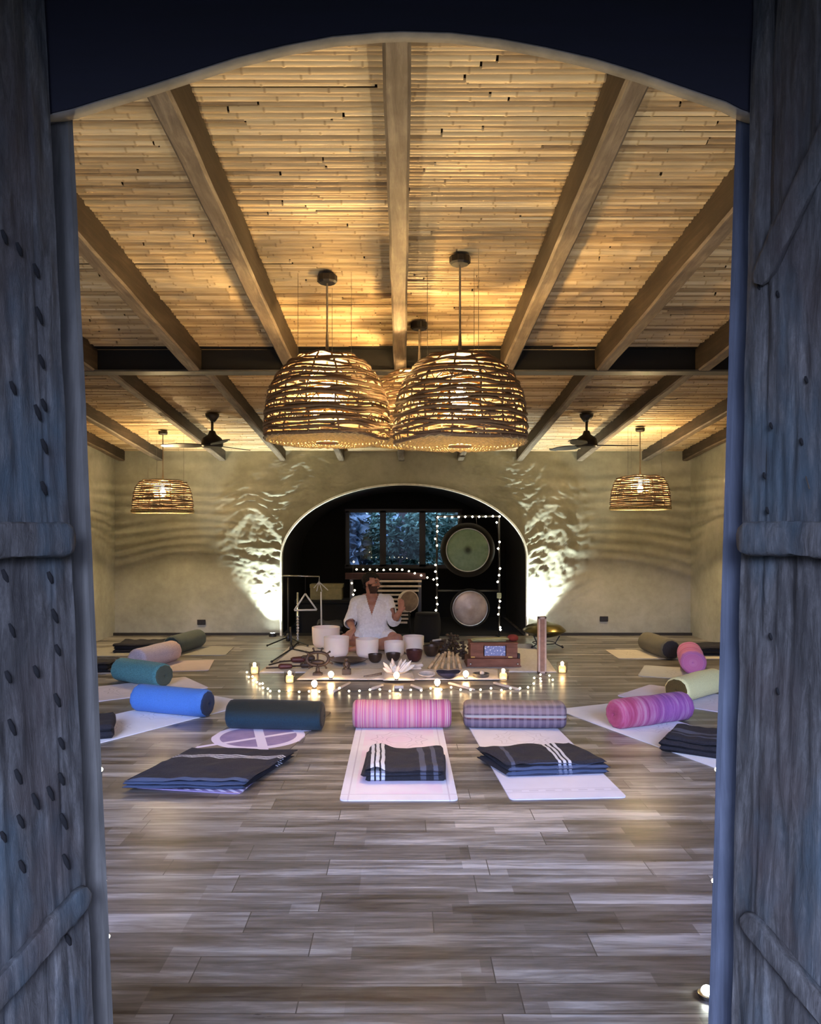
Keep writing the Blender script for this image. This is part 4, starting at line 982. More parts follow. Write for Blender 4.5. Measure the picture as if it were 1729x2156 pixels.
# head (face towards local -y before the turn)
RM = Matrix.Translation(HC) @ HY.to_4x4()
body.sphere((0, .012, .03), .082, 20, 14, (.92, 1.14, 1.0), RM)         # skull
body.sphere((0, -.03, -.035), .062, 18, 12, (.95, 1.0, 1.25), RM)       # face
body.capsule(hp(0, -.048, -.088), .03, hp(0, -.03, -.08), .04)           # chin
body.capsule(hp(0, -.088, .018), .009, hp(0, -.112, -.018), .014)        # nose
body.capsule(hp(-.03, -.083, .03), .012, hp(.03, -.083, .03), .012)      # brow
for s_ in (-1, 1):
    body.sphere((s_*.078, .012, -.01), .03, 12, 8, (.3, .75, 1.05), RM)   # ear
    body.capsule(hp(s_*.04, -.06, -.02), .024, hp(s_*.045, -.02, -.05), .026)
body.capsule(hp(-.017, -.094, -.05), .0085, hp(.017, -.094, -.05), .0085)
body.capsule((0, .0, .61), .06, hp(0, .02, -.06), .055)                  # neck
body.capsule((-.09, .015, .595), .05, (.09, .015, .595), .05)            # trapezius
# torso
body.capsule((0, .02, .16), .125, (0, .02, .30), .118); body.capsule((-.05, .02, .28), .105, (-.07, .0, .47), .115); body.capsule((.05, .02, .28), .105, (.07, .0, .47), .115)
body.capsule((-.075, -.02, .47), .10, (.075, -.02, .47), .10); body.capsule((0, .015, .5), .115, (0, .01, .56), .085)
SL, SRt = Vector((-.185, .01, .535)), Vector((.175, .01, .555))
EL, ER = Vector((-.265, -.04, .315)), Vector((.255, -.05, .325))
WL, WR = Vector((-.205, -.22, .245)), Vector((.335, -.20, .455))
for a, b2, c2 in ((SL, EL, WL), (SRt, ER, WR)):
    body.capsule(Vector((0, .01, .55)).lerp(a, .5), .075, a, .066); body.capsule(a, .062, a.lerp(b2, .5), .052); body.capsule(a.lerp(b2, .5), .052, b2, .042); body.capsule(b2, .043, b2.lerp(c2, .35), .042); body.capsule(b2.lerp(c2, .35), .042, c2, .027)
# hips and crossed legs
for s_ in (-1, 1):
    hip = Vector((s_*.10, .03, .14)); knee = Vector((s_*.305, -.25, .135)); ank = Vector((-s_*.10, -.36 - .03*s_, .065))
    body.sphere((s_*.085, .06, .11), .115, 16, 10)
    body.capsule(hip, .105, hip.lerp(knee, .55), .085); body.capsule(hip.lerp(knee, .55), .085, knee, .062)
    body.sphere(knee + Vector((0, 0, .005)), .064, 14, 10)
    body.capsule(knee, .058, knee.lerp(ank, .35), .06); body.capsule(knee.lerp(ank, .35), .06, ank, .036)
    toe = ank + Vector((-s_*.15, -.03, -.02)); body.capsule(ank, .036, toe, .026)
    for q in range(5): f0 = toe + Vector((0, -.02 + .012*q, 0)); body.capsule(f0, .011, f0 + Vector((-s_*.04, 0, -.006)), .009, 8, 3)
def hand(w, d, up, side, curl):
    """w wrist, d finger direction, up = back of hand normal, side = thumb side"""
    d = Vector(d).normalized(); up = Vector(up); up = (up - d*up.dot(d)).normalized(); sd = d.cross(up).normalized()*side
    pc = w + d*.05; 
    for q in range(4): o = (q-1.5)*.019; body.capsule(w + sd*o*.6 + d*.01, .017, w + sd*o*1.1 + d*.085, .0115, 8, 3)
    for q, L in enumerate((.068, .078, .073, .056)):
        o = (1.5-q)*.0205; p0 = w + sd*o*1.1 + d*.088; a = curl*.5; p1 = p0 + (d*math.cos(a) - up*math.sin(a))*L*.5; a = curl*1.2; p2 = p1 + (d*math.cos(a) - up*math.sin(a))*L*.5
        body.capsule(p0, .0105, p1, .0095, 8, 3); body.capsule(p1, .0095, p2, .0078, 8, 3)
    t0 = w + sd*.028 + d*.025; t1 = t0 + (sd*.75 + d*.6 - up*.25).normalized()*.038; t2 = t1 + (sd*.3 + d*.9 - up*.3).normalized()*.032
    body.capsule(w + d*.01 + sd*.01, .016, t0, .015, 8, 3); body.capsule(t0, .014, t1, .0115, 8, 3); body.capsule(t1, .0115, t2, .0085, 8, 3)
hand(WL, (-.35, -.62, -.35), (0, -.25, 1), 1, .8)
hand(WR, (.12, -.25, 1), (.55, .8, 0), -1, .35)
me = solid(body, .0055, 3)
ob = obj_from(me, 'body', M['skin'], person)
# hair / beard shells taken from the head surface
def shell(me, test, off, name, m, rough=0.0):
    bm = bmesh.new(); bm.from_mesh(me); bm.normal_update()
    kill = [f for f in bm.faces if not test(f.calc_center_median())]
    bmesh.ops.delete(bm, geom=kill, context='FACES')
    for v in bm.verts: v.co += v.normal*(off + rough*noise.noise(v.co*60))
    n = bpy.data.meshes.new(name); bm.to_mesh(n); bm.free(); o = obj_from(n, name, m, person)
    sd = o.modifiers.new('t', 'SOLIDIFY'); sd.thickness = off*.95 + .002; sd.offset = -1; return o
HI = HY.inverted()
def hl(c): return HI @ (c - HC)
def t_hair(c):
    p = hl(c); 
    if p.length > .16 or p.z < -.075: return False
    line = .062 if p.y < -.02 else (.062 - (p.y+.02)*1.6)
    return p.z > max(line, -.07) and not (abs(p.x) > .072 and p.z < .015 and -.01 < p.y < .045)
shell(me, t_hair, .021, 'hair', M['hair'], .010)
def t_beard(c):
    p = hl(c)
    if p.length > .15 or p.z < -.125 or p.z > -.012: return False
    if p.y > .0: return False
    if p.y < -.05 and p.z > -.035: return False
    if abs(p.x) < .022 and -.062 < p.z < -.04: return False
    return p.z < -.012 - .0*p.y and (p.z < -.034 or p.y > -.045)
shell(me, t_beard, .0045, 'beard', M['beard'], .002)
for s_ in (-1, 1):
    m = MB(); c = hp(s_*.03, -.083, .008); m.sphere(c, .0105, 10, 8); m.build('eye', M['eye'], person, True)
    m = MB(); c = hp(s_*.031, -.0925, .008); m.sphere(c, .0045, 8, 6); m.build('pupil', M['hair'], person, True)
    m = MB(); m.capsule(hp(s_*.016, -.0955, .03), .004, hp(s_*.044, -.085, .031), .003, 8, 3); m.build('eyebrow', M['hair'], person, True)
# shirt
sh = MB()
sh.capsule((0, .02, .18), .150, (0, .02, .30), .138); sh.capsule((-.05, .02, .28), .125, (-.07, .0, .47), .132); sh.capsule((.05, .02, .28), .125, (.07, .0, .47), .132)
sh.capsule((-.075, -.015, .47), .116, (.075, -.015, .47), .116); sh.capsule((0, .015, .5), .130, (0, .01, .55), .10); sh.capsule((-.085, .015, .582), .06, (.085, .015, .582), .06)
sh.capsule((-.06, .0, .175), .155, (.06, .0, .175), .155)
for a, b2, c2, k in ((SL, EL, WL, .12), (SRt, ER, WR, .30)):
    sh.capsule(Vector((0, .01, .55)).lerp(a, .5), .087, a, .078); sh.capsule(a, .078, a.lerp(b2, .5), .07); sh.capsule(a.lerp(b2, .5), .07, b2, .066); sh.capsule(b2, .066, b2.lerp(c2, k), .068)
me2 = solid(sh, .008, 5)
bm = bmesh.new(); bm.from_mesh(me2)
for v in bm.verts:
    v.co += v.normal*(.007*noise.noise(Vector((v.co.x*16, v.co.y*16, v.co.z*8))) + .004*noise.noise(v.co*34))
def cut(c):
    if c.z < .075: return True
    if c.z > .57 and (Vector((c.x, c.y-.0, 0))).length < .070 + (.0 if c.y > 0 else 0): return True
    if c.y < -.0 and c.z > .40 and abs(c.x) < .062*(c.z-.40)/.19: return True
    for b2, c2, k in ((EL, WL, .22), (ER, WR, .42)):
        d = (c2-b2); L = d.length; t = (c-b2).dot(d)/L
        if t > L*k and (c - (b2 + d*(t/L))).length < .12 and abs(c.x) > .18: return True
    return False
bmesh.ops.delete(bm, geom=[f for f in bm.faces if cut(f.calc_center_median())], context='FACES')
bm.to_mesh(me2); bm.free(); o = obj_from(me2, 'shirt', M['linen'], person); o['label'] = 'white loose linen shirt with a V neck'
sd = o.modifiers.new('t', 'SOLIDIFY'); sd.thickness = .004; sd.offset = 1
m = MB(); m.tube([(.0, -.142, .405), (.0, -.140, .36), (0, -.145, .32)], [.006, .006, .005], 8); m.build('placket', M['linen'], o)
# shorts
st = MB(); 
for s_ in (-1, 1):
    hip = Vector((s_*.10, .03, .14)); knee = Vector((s_*.305, -.25, .135)); st.sphere((s_*.085, .06, .11), .128, 16, 10); st.capsule(hip, .12, hip.lerp(knee, .50), .102)
st.capsule((-.05, .02, .16), .135, (.05, .02, .16), .135); st.capsule((0, -.06, .13), .08, (0, -.1, .12), .07)
me3 = solid(st, .008, 5); bm = bmesh.new(); bm.from_mesh(me3)
for v in bm.verts: v.co += v.normal*(.005*noise.noise(Vector((v.co.x*18, v.co.y*18, v.co.z*18)))); v.co.z = max(v.co.z, .004)
bm.to_mesh(me3); bm.free(); o = obj_from(me3, 'shorts', M['linen'], person); o['label'] = 'white linen shorts'

# ================================================================ ALTAR CLOTHS AND INSTRUMENTS
def cloth(poly, lb, mt, z=.001, th=.005, rip=.004, seed=0):
    """poly of pixel points on the floor, subdivided into a slightly rippled cloth"""
    pts = [fl(x, y) for x, y in poly]; bm = bmesh.new(); vsx = [bm.verts.new((p.x, p.y, 0)) for p in pts]; bm.faces.new(vsx)
    bmesh.ops.triangulate(bm, faces=bm.faces[:]); 
    for _ in range(5): bmesh.ops.subdivide_edges(bm, edges=[e for e in bm.edges if e.calc_length() > .09], cuts=1, use_grid_fill=True)
    top = bmesh.ops.extrude_face_region(bm, geom=bm.faces[:]); tv = [g for g in top['geom'] if isinstance(g, bmesh.types.BMVert)]
    for v in bm.verts: v.co.z = z
    for v in tv: v.co.z = z + th + rip*max(0, noise.noise(Vector((v.co.x*7, v.co.y*7, seed))))
    bmesh.ops.recalc_face_normals(bm, faces=bm.faces[:]); me = bpy.data.meshes.new('altar_cloth'); bm.to_mesh(me); bm.free(); me.polygons.foreach_set('use_smooth', [True]*len(me.polygons)); me.materials.append(mt)
    o = bpy.data.objects.new('altar_cloth', me); COL.objects.link(o); return tag(o, lb, 'cloth', 'pale cloths under the instruments')
cloth([(545,1417),(700,1417),(1000,1415),(1172,1416),(1150,1385),(1120,1356),(612,1360),(585,1385)], 'large grey white cloth spread beneath all the instruments', M['cloth_grey'], seed=1)
cloth([(625,1434),(1068,1434),(1062,1421),(1046,1411),(655,1411)], 'ivory runner along the front of the instruments', M['cloth'], z=.0115, seed=2)
cloth([(807,1438.5),(873,1438.5),(868,1418),(812,1418)], 'small ivory cloth square jutting out under the front candle', M['cloth'], z=.024, rip=.001, seed=3)
CZ = .0112
def on(px, py, z=CZ): p = fl(px, py, z); return p
def lathe_obj(name, lb, cat, px, py, prof, mt, group=None, n=32, z=CZ, tilt=None, jit=None):
    m = MB(); m.lathe(prof, n, jit=jit); o = m.build(name, mt, loc=on(px, py, z), smooth=45, rot=tilt); return tag(o, lb, cat, group)
def crystal(x0, x1, ytop, ybot, lb):
    """singing bowl, straight walled with a rounded foot"""
    p = on((x0+x1)/2, ybot); D = p.y; r = (x1-x0)/2/F*D; p.y += r*.6; r *= p.y/D; p.x *= p.y/D; ztop = H - (ytop-VY)/F*(p.y - r*.2); h = ztop - .008
    pr = [(0, 0)] + [(r*(.45 + .5*math.sin(a)), h*.30*(1-math.cos(a))) for a in [PI/2*i/7 for i in range(8)]] + [(r*.985, h*.6), (r, h*.985), (r*.992, h), (r*.965, h), (r*.955, h*.97), (r*.93, h*.35), (r*.6, h*.12), (0, h*.08)]
    m = MB(); m.lathe(pr, 44); o = m.build('crystal_bowl', M['crystal'], loc=(p.x, p.y, .0115), smooth=50); tag(o, lb, 'singing bowl', 'frosted crystal singing bowls')
crystal(657, 716, 1321, 1366, 'largest frosted crystal bowl, at the back left of the bowls')
crystal(682, 735.5, 1342, 1386, 'frosted crystal bowl standing in front of the largest one')
crystal(749, 797.5, 1346, 1387, 'frosted crystal bowl in front of the seated man')
crystal(809, 852, 1351.5, 1385, 'cream lit crystal bowl right of the one before the man')
crystal(848, 893, 1340, 1378, 'tall cream lit crystal bowl at the right end of the row')
def metal_bowl(px, py, w, h, lb, mt='bronze'):
    p = on(px, py); s_ = p.y/F; r = w/2*s_; hh = h*s_
    pr = [(0, 0), (r*.5, 0), (r*.78, hh*.2), (r*.94, hh*.6), (r, hh), (r*.93, hh*1.01), (r*.88, hh*.6), (r*.5, hh*.12), (0, hh*.08)]
    lathe_obj('metal_bowl', lb, 'singing bowl', px, py, pr, M[mt], 'small dark metal singing bowls')
metal_bowl(790, 1394, 30, 17, 'dark metal bowl before the crystal bowl in front of the man')
metal_bowl(828, 1391, 31, 16, 'dark shallow metal bowl behind the clear crystals')
metal_bowl(872.5, 1392, 35, 24, 'dark red bronze bowl right of the clear crystals', 'redbronze')
metal_bowl(908, 1381, 34, 22, 'dark bronze bowl behind the red bronze one')
metal_bowl(922, 1372, 34, 22, 'dark metal bowl furthest back, beside the tall crystal bowl')
# flat tray
p = on(733, 1392); lathe_obj('metal_tray', 'wide flat dark tray before the front crystal bowl', 'tray', 733, 1396, [(0, 0), (.10, 0), (.155, .022), (.192, .034), (.196, .04), (.19, .042), (.15, .028), (.1, .008), (0, .008)], M['bronze'])
# wooden statue
p = on(730, 1420, .018); t = thing('statuette', 'small dark carved figure on a square plinth at the front', 'statue', p)
m = MB(); m.rbox(-.042, .042, -.03, .03, 0, .055, .005); m.build('plinth', M['walnut'], t); m = MB(); m.capsule((0, 0, .06), .03, (0, 0, .11), .028); m.sphere((0, 0, .148), .022, 12, 8); m.capsule((-.028, -.01, .1), .011, (-.01, -.03, .075), .009, 8, 3); m.capsule((.028, -.01, .1), .011, (.01, -.03, .075), .009, 8, 3); m.build('figure', M['walnut'], t, True)
# spiked wheel shaped chime on a foot
p = on(669, 1421, .018); t = thing('wheel_chime', 'dark wheel shaped ornament with pegs round its rim, at the left front', 'ornament', p)
m = MB(); m.box(-.045, .045, -.035, .035, 0, .02); m.lathe([(.04, .02), (.02, .04), (.018, .07)], 12); m.build('foot', M['walnut'], t)
zc = .155; Rw = .105
m = MB(); m.tube([(Rw*math.cos(a), .01*math.sin(3*a), zc + Rw*.62*math.sin(a)) for a in [2*PI*k/36 for k in range(36)]], .016, 7, closed=True); m.build('ring', M['walnut'], t, True)
for k in range(11):
    a = 2*PI*k/11 + .14; m = MB(); c = Vector((Rw*math.cos(a), 0, zc + Rw*.62*math.sin(a))); d = Vector((math.cos(a), 0, math.sin(a)*.8)); m.tube([c, c + d*.045], [.010, .007], 7); m.sphere(c + d*.047, .011, 8, 6); m.build('peg', M['walnut'], t, True)
m = MB(); m.tube([(0, 0, zc - Rw*.62), (0, 0, zc + Rw*.62)], .009, 7); m.sphere((0, 0, zc-.03), .045, 12, 8, (1.5, .6, .5)); m.build('hub', M['walnut'], t, True)
# clear crystal cluster in a shell dish
p = on(833, 1416, .0295); t = thing('crystal_cluster', 'cluster of clear and rosy crystal points on a dish at the front centre', 'crystal', p)
m = MB(); m.lathe([(0, 0), (.09, 0), (.125, .018), (.12, .022), (.09, .008), (0, .008)], 28); m.build('dish', M['slat'], t, True)
rr = random.Random(5)
for k in range(13):
    a = rr.uniform(0, 6.28); q = rr.uniform(.0, .085); h = rr.uniform(.05, .12); tl = Vector((math.cos(a)*q*1.6, math.sin(a)*q*1.2, h)); b0 = Vector((math.cos(a)*q, math.sin(a)*q*.8, .01)); m = MB(); m.tube([b0, b0 + tl*.72, b0 + tl], [.02, .018, .002], 6); m.build('crystal_point', M['crystal_rod'] if k % 3 else M['crystal'], t)
# feather
p = on(785, 1424, .0215); m = MB(); N = 16; vs = []
for i in range(N+1):
    s_ = i/N; x = (s_-.5)*.17; y = .08*(s_-.5) + .03*s_*s_; wd_ = .022*math.sin(PI*min(1, s_*1.05+.02))**.7; vs += [Vector((x + .2*wd_, y - wd_, .006)), Vector((x, y, .014 + .012*s_)), Vector((x - .2*wd_, y + wd_, .006)), Vector((x, y, .001))]
m.add(vs, [(i*4+k, i*4+(k+1) % 4, i*4+4+(k+1) % 4, i*4+4+k) for i in range(N) for k in range(4)]); tag(m.build('feather', M['feather'], loc=p, smooth=True), 'single brown grey feather lying on the ivory runner', 'feather')
# small things along the front
def stick(a, b_, r, mt, lb, cat='mallet', name='mallet', group='pale wooden mallets on the floor', z=0.0):
    p0 = fl(*a, z+r); p1 = fl(*b_, z+r); m = MB(); c = (p0+p1)/2; d = p1-p0; m.tube([p0-c, p0-c+d*.04, p1-c-d*.04, p1-c], [r*.7, r, r, r*.7], 10); o = m.build(name, mt, loc=c, smooth=50); return tag(o, lb, cat, group)
stick((703,1456), (737,1437), .012, M['mallet'], 'pale stick pointing at the carved figure, leftmost of the sticks')
stick((783,1450.5), (806,1443), .014, M['mallet'], 'short pale stick just left of the front centre candle')
stick((866,1443), (888,1451), .014, M['mallet'], 'short pale stick just right of the front centre candle')
stick((945,1438), (999,1452.5), .013, M['mallet'], 'long pale stick in front of the navy cloth')
stick((1040,1438), (1094,1452), .013, M['mallet'], 'long pale stick beside the front glass candle on the right')
stick((830,1447), (850,1447), .016, M['mallet'], 'short pale block lying just before the small cloth square')
lathe_obj('shell_dish', 'small pale shell with a dark lip on the runner', 'shell', 899, 1424, [(0, 0), (.05, 0), (.085, .025), (.08, .03), (.05, .008), (0, .008)], M['stone'], z=.028, tilt=(.1, 0, 0))
m = MB(); m.lathe([(0, 0), (.05, 0), (.10, .03), (.115, .055), (.108, .058), (.05, .02), (0, .018)], 20, jit=lambda v, a: v*(1+.1*math.sin(3*a))); tag(m.build('navy_pouch', M['navycloth'], loc=on(945, 1427, .0215), smooth=True), 'navy cloth pouch spread on the runner before the bamboo sticks', 'pouch')
t = thing('incense_holder', 'round dark metal incense holder with a pale knob, right end of the runner', 'holder', on(1013, 1424, .0215)); m = MB(); m.lathe([(0, 0), (.075, 0), (.08, .03), (.07, .032), (.065, .012), (0, .01)], 28); m.build('dish', M['steel_lip'], t, 40); m = MB(); m.sphere((.01, 0, .034), .022, 10, 8); m.build('knob', M['stone'], t, True)
o = blanket((on(868, 1412).x, on(868, 1412).y+.06), (.20, .13), .05, .05, M['cloth'], 'small folded ivory towel between the crystals and the bamboo sticks', 2, 41, z0=.0215); regroup(o, 'folded_towel', 'towel')
# rattles at the left
for k, (px, py, an, lb) in enumerate(((618, 1391, .2, 'brown wooden rattle furthest left behind the wheel ornament'), (640, 1387, -.25, 'brown wooden rattle behind the wheel ornament, nearest the front crystal bowl'), (592, 1405, .05, 'small dark wooden rattle lying left of the wheel ornament'), (638, 1402, -.1, 'brown wooden rattle lying just left of the wheel ornament'))):
    p = on(px, py, .03); t = thing('wooden_rattle', lb, 'rattle', p, an, 'wooden rattles on the cloth'); m = MB(); m.capsule((0, 0, .01), .03, (.09, 0, .01), .036 if k < 2 else .026); m.build('head', M['walnut'] if k % 2 else M['redbronze'], t, True); m = MB(); m.tube([(-.15, .0, -.005), (0, 0, .0)], .009, 8); m.build('handle', M['walnut'], t, True)
m = MB(); p = on(588, 1396, .012); tag(stick((566,1400), (600,1391), .007, M['walnut'], 'thin dark stick lying at the left edge of the grey cloth', 'stick', 'wooden_stick', None, .008), 'thin dark stick lying at the left edge of the grey cloth', 'stick')
# bamboo sticks bundle
bx_ = [(903,1408,925,1378),(915,1410,934,1377),(930,1408,938,1373),(944,1410,946,1372),(957,1408,953,1374),(970,1409,962,1378)]
bl_ = ['leftmost, most slanted', 'second from left', 'third from left', 'third from right', 'second from right', 'rightmost, beside the harmonium']
for (x0, y0, x1, y1), q in zip(bx_, bl_):
    p0 = on(x0, y0, .016); D1 = p0.y + .10; p1 = P(x1, y1, D1); m = MB(); c = p0; d = p1-p0
    m.tube([d*t for t in (0, .32, .34, .36, .7, .72, .74, 1)], [.017, .017, .02, .017, .016, .019, .016, .016], 10); tag(m.build('bamboo_stick', M['bamboo'], loc=c, smooth=50), 'tan bamboo stick propped before the dark shakers, ' + q, 'stick', 'bamboo sticks propped together')
# dark seed shakers behind
rr = random.Random(9)
for k, (px, py, lb) in enumerate(((938, 1384, 'dark seed pod shaker just behind the bamboo sticks'), (958, 1380, 'dark seed pod shaker in the middle of the cluster'), (976, 1388, 'dark seed pod shaker beside the harmonium'), (950, 1368, 'dark seed pod shaker furthest back, before the gongs'))):
    p = on(px, py, .0075); t = thing('seed_shaker', lb, 'shaker', p, 0, 'dark seed shakers')
    m = MB(); m.tube([(0, 0, 0), (0, 0, .2)], [.02, .012], 8); m.build('handle', M['walnut'], t, True)
    m = MB()
    for q in range(26): m.sphere((rr.gauss(0, .033), rr.gauss(0, .025), .1 + rr.uniform(-.06, .08)), rr.uniform(.014, .024), 8, 6, (1, 1, .8))
    o = m.build('seed_cluster', M['bronze'] if k % 2 else M['walnut'], t, True); o['kind'] = 'stuff'
m = MB(); m.tube([(-.05, 0, 0), (.05, .02, .012)], .011, 8); tag(m.build('bone_clapper', M['stone'], loc=P(920, 1349, 8.72), smooth=True), 'small pale clapper resting on the dark metal bowl furthest back', 'clapper')

# harmonium
hpz = .0115; a = on(984, 1404); b_ = on(1096, 1404); cx = (a.x+b_.x)/2; wd_ = b_.x-a.x; s_ = a.y/F
t = thing('harmonium', 'red brown wooden harmonium with a blue picture panel', 'harmonium', (cx, a.y + .16, .0115))
zt = (1404-1387)*s_; z2 = (1404-1354)*s_
m = MB(); m.rbox(-wd_/2, wd_/2, -.16, .16, 0, zt, .006); m.rbox(-wd_/2-.008, wd_/2+.008, -.168, .168, zt*.0, zt*.12, .002); m.build('base', M['cedar'], t)
m = MB(); m.rbox(-wd_/2+.035, wd_/2-.025, -.13, .14, zt, z2-.012, .006); m.build('body', M['cedar'], t)
m = MB(); m.rbox(-wd_/2+.028, wd_/2-.018, -.138, .148, z2-.016, z2, .005); m.build('lid', M['cedar'], t)
pw = 46*s_; m = MB(); m.box(-pw/2, pw/2, -.004, .0, -.05, .05); o = m.build('picture_panel', M['picture'], t, loc=(.014, -.1305, (zt+z2)/2-.004)); o['label'] = 'blue panel with pale figures'
m = MB(); 
for q in ((-1, -1), (-1, 1), (1, -1), (1, 1)): m.box(.014 + q[0]*pw/2 - .004, .014 + q[0]*pw/2 + .004, -.1365, -.1305, (zt+z2)/2-.058, (zt+z2)/2+.05)
m.build('panel_frame', M['cedar'], t)
for x in (-wd_/2+.035, wd_/2-.03):
    m = MB(); m.sphere((0, 0, 0), .012, 12, 8); m.tube([(0, .0, 0), (0, .012, 0)], .006, 8); m.build('knob', M['chrome'], t, True, loc=(x, -.172, zt*.38))
for x in (-wd_/2+.06, wd_/2-.10):
    m = MB(); m.rbox(-.022, .022, -.012, .0, 0, .014, .003); m.build('latch', M['brass'], t, loc=(x, -.13, zt+.006))
m = MB(); m.rbox(-.012, .012, -.03, .03, 0, .05, .005); m.build('bellows_catch', M['walnut'], t, loc=(wd_/2-.012, -.12, zt))
o = blanket((cx-.03, a.y+.15), (.36, .16), .05, .03, M['lime'], 'pale yellow green cloth folded on the harmonium lid', 2, 51, z0=.0115+z2+.001); regroup(o, 'folded_cloth', 'cloth')
m = MB(); m.sphere((0, 0, .035), .05, 16, 10, (1.1, .9, .75)); m.sphere((.03, .02, .03), .035, 12, 8); tag(m.build('felt_ball', M['red'], loc=(cx+.21, a.y+.13, .0125+z2), smooth=True), 'soft red felt ball on the right end of the harmonium lid', 'ball')

# tall rain stick box
p = fl(1141, 1417); s_ = p.y/F; hh = 119*s_; t = thing('rain_stick', 'tall square pinkish wooden rain stick standing upright at the right', 'instrument', p)
m = MB(); hw = 8.5*s_; m.rbox(-hw, -hw+.018, -hw, hw, 0, hh, .003); m.rbox(hw-.018, hw, -hw, hw, 0, hh, .003); m.rbox(-hw, hw, hw-.018, hw, 0, hh, .003); m.rbox(-hw, hw, -hw, hw, 0, .022, .003); m.rbox(-hw, hw, -hw, hw, hh-.022, hh, .003); m.build('frame', plain('pale_pink_wood', (.60,.43,.33), .6, 0, .15, 20), t)
m = MB(); m.box(-hw+.018, hw-.018, -hw+.006, hw-.02, .022, hh-.022); m.build('front_panel', plain('reddish_wood', (.36,.19,.12), .6, 0, .25, 20), t)

# handpan on a tripod stand
c = P(1146, 1327, 9.25)
o = MB().lathe([(0, -.085), (.08, -.082), (.18, -.055), (.255, -.008), (.262, 0), (.255, .012), (.2, .06), (.12, .088), (.07, .097), (.05, .108), (.02, .114), (0, .114)], 48).build('handpan', M['handpan'], loc=c, smooth=True); tag(o, 'dark golden steel handpan on a black tripod stand', 'handpan')
t = thing('handpan_stand', 'black three legged stand carrying the handpan', 'stand', (c.x, c.y, 0)); zr = H - (1353-VY)/F*9.25
m = MB(); m.tube([(.14*math.cos(q), .14*math.sin(q), zr) for q in [2*PI*k/32 for k in range(32)]], .006, 6, closed=True); m.build('ring', M['black'], t, True)
for k, a_ in enumerate((-2.4, -.6, 1.5)):
    m = MB(); d = Vector((math.cos(a_), math.sin(a_), 0)); m.tube([d*.20 + Vector((0, 0, c.z-.053)), d*.14 + Vector((0, 0, zr)), d*.24 + Vector((0, 0, .012))], .0085, 8); m.tube([d*.225 + Vector((0, 0, .03)), d*.243 + Vector((0, 0, .004))], .013, 8); m.build('leg', M['black'], t, True)

# chime / boom stands at the left
DS = 8.95
def tripod(px, py, label, pole_top, legs, D, extra=None):
    b0 = P(px, py, D); t = thing('tripod_stand', label, 'stand', (b0.x, D, 0), 0, 'black tripod stands by the left bowls'); hub = Vector((0, 0, b0.z))
    m = MB(); top = P(*pole_top, D) - Vector((b0.x, D, 0)); m.tube([(0, 0, b0.z-.05), top], .011, 8); m.build('pole', M['black'], t, True)
    m = MB(); m.lathe([(0, b0.z+.05), (.02, b0.z+.04), (.03, b0.z), (.03, b0.z-.05), (0, b0.z-.06)], 12); m.build('hub', M['black'], t, True)
    for (lx, ly) in legs:
        e = fl(lx, ly, .027) - Vector((b0.x, D, 0)); m = MB(); m.tube([hub, hub.lerp(e, .95) , e], .009, 8); m.build('leg', M['black'], t, True); m = MB(); m.sphere(e, .014, 8, 6); m.build('rubber_foot', M['black'], t, True)
    return t
t = tripod(607, 1341, 'black boom stand by the arch, its bar carrying the triangle and chime', (607, 1216), [(563, 1359), (648, 1359), (612, 1346)], 9.45)
bt = P(607, 1214, 9.45) - Vector((t.location.x, 9.45, 0)); m = MB(); m.tube([P(594, 1212, 9.45) - Vector((t.location.x, 9.45, 0)), P(673, 1214, 9.45) - Vector((t.location.x, 9.45, 0))], .008, 8); m.build('boom_bar', M['chrome'], t, True)
tripod(614, 1366, 'low black tripod stand in front, between bowls and arch', (612, 1320), [(654, 1374), (572, 1393), (628, 1352)], 9.0)
# hanging triangle of crystal tube
c = P(643, 1250, 9.42); t = thing('crystal_triangle', 'bright triangle of crystal tube hanging from the boom bar', 'triangle', c)
tr = [P(x, y, 9.42) - c for x, y in ((643, 1250), (667, 1284), (620, 1285))]
for i in range(3):
    m = MB(); m.tube([tr[i], tr[(i+1) % 3]], .011, 8); m.build('tube', M['crystal_rod'], t, True)
m = MB(); m.tube([(0, 0, 0), P(643, 1214.5, 9.42) - c], .0025, 5); m.build('hanging_cord', M['wire'], t)
# chime with prongs
c = P(672, 1225, 9.43); t = thing('crystal_harp_chime', 'white rod chime with short spread prongs hanging from the end of the boom bar', 'chime', c)
for x, y, nm, r in ((677, 1322, 'long_rod', .010),): m = MB(); m.tube([P(676, 1246, 9.43)-c, P(x, y, 9.43)-c], r, 8); m.build(nm, M['crystal_rod'], t, True)
for x, y in ((667, 1245), (678, 1245), (691, 1243), (661, 1238)): m = MB(); m.tube([(0, 0, 0), P(x, y, 9.43)-c], .006, 7); m.build('prong', M['crystal_rod'], t, True)
m = MB(); m.tube([P(672.5, 1213.5, 9.43)-c, (0, 0, .0)], .004, 6); m.sphere((0, 0, 0), .013, 10, 8); m.build('hook', M['chrome'], t, True)
# hanging rod / beaded tube at the left of the triangle
b0 = fl(626, 1357); t = thing('rain_rod', 'slim silvery rod standing upright behind the low tripod, left of the triangle', 'rod', b0); top = H - (1248-VY)/F*b0.y; m = MB(); m.tube([(0, .05, 0), (0, .05, .02), (0, .05, top)], [.02, .012, .013], 8); m.build('rod', M['chrome'], t, True)
m = MB(); 
for q in range(9): m.sphere((0, .05, .06 + q*.035), .017, 8, 6)
m.build('beads', M['stone'], t, True)

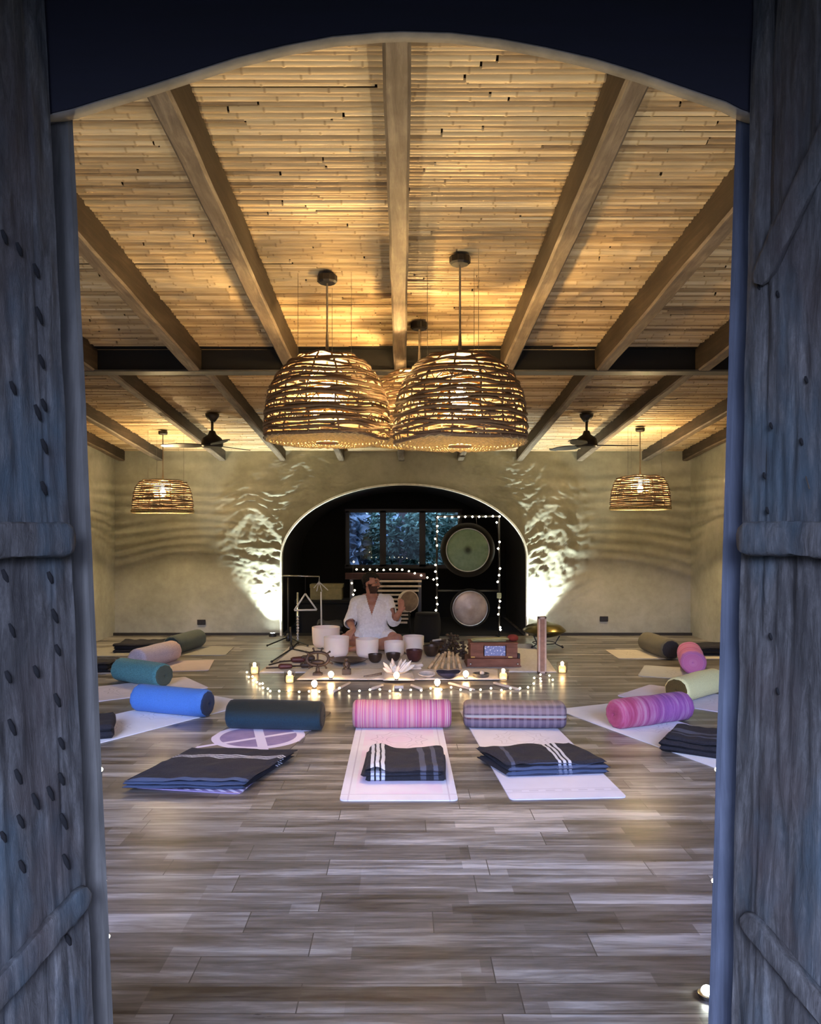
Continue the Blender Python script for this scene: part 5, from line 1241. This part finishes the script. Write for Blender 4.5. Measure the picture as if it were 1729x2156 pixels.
# ================================================================ CANDLES
def candle(px, py, lb, big=False, z=0.0):
    p = fl(px, py, z); t = thing('candle', lb, 'candle', p, 0, 'lit candles around the instruments')
    if big:
        m = MB(); m.lathe([(0, .004), (.033, .004), (.035, .05), (.03, .066), (.01, .07), (0, .07)], 20); m.build('wax', M['wax'], t, True); m = MB(); m.sphere((0, 0, .087), .017, 10, 8, (1, 1, 1.3)); m.build('flame', M['flame'], t, True)
        g_ = MB(); g_.lathe([(0, 0), (.046, 0), (.052, .02), (.054, .10), (.051, .102), (.050, .02), (.042, .003), (0, .003)], 24); o = g_.build('candle_glass', M['glass'], loc=p + Vector((0, 0, .0005)), smooth=True); tag(o, 'clear glass tumbler around the ' + lb.replace('candle', 'candle', 1), 'glass', 'candle glasses')
    else:
        m = MB(); m.lathe([(0, 0), (.02, 0), (.021, .016), (.019, .017), (0, .014)], 18); m.build('cup', M['chrome'], t, True); m = MB(); m.sphere((0, 0, .042), .026, 14, 10, (1, 1, 1.1)); m.build('flame', M['flame'], t, True)
candle(536, 1418, 'candle standing furthest left beside the arch uplight glow', True)
candle(1184, 1416, 'candle standing furthest right, beside the rain stick', True)
candle(1060, 1432, 'candle at the right end of the ivory runner', True, .0)
candle(610, 1437, 'candle at the left end of the ivory runner', True)
candle(662, 1449, 'tealight on the bare floor, leftmost of the tealights')
candle(697, 1429, 'tealight on the runner left of the carved figure', False, .02)
candle(835, 1431, 'tealight on the small ivory cloth square', False, .033)
candle(921, 1446, 'tealight on the bare floor in front of the navy pouch')
candle(981, 1428, 'tealight on the runner between pouch and incense holder', False, .02)
# fairy lights on the floor
fp = [(520,1418),(524,1428),(532,1427),(533,1435),(541,1439),(547,1442.5),(553,1442),(554,1451),(564,1453),(569,1458),(588,1458),(608,1457.5),(630,1459.5),(651,1458.5),(672,1459),(694,1452),(715,1451.5),(735,1458),(757,1457.5),(779,1455),(800,1454.5),(821,1458),(843,1455.5),(865,1455.5),(887,1456.5),(907,1452),(929,1454.5),(950,1450),(970,1455),(991,1455),(1012,1455),(1034,1452),(1056,1456),(1075,1452),(1095,1452),(1112,1450),(1124,1442),(1125,1430),(1138,1431),(1139,1437),(1138,1423),(1157,1425),(1164,1434)]
fairy('fairy_lights', 'string of fairy lights laid on the floor in front of the instruments', [fl(x, y, .012) + Vector((0, 0, .012)) for x, y in fp], .0092, .0015, 'fairy_warm')
# vertical strings behind the door posts
fairy('fairy_lights', 'string of fairy lights hanging just behind the left door post', [Vector((-.685 - .0472*(z-.314) + .005*math.sin(k*2.3), 1.775, z)) for k, z in enumerate([.06 + .13*i for i in range(9)])], .005, .001)
fairy('fairy_lights', 'string of fairy lights hanging just behind the right door post', [Vector((.722 + .0322*(z-.314) + .005*math.sin(k*2.9), 1.775, z)) for k, z in enumerate([.06 + .13*i for i in range(7)])], .005, .001)
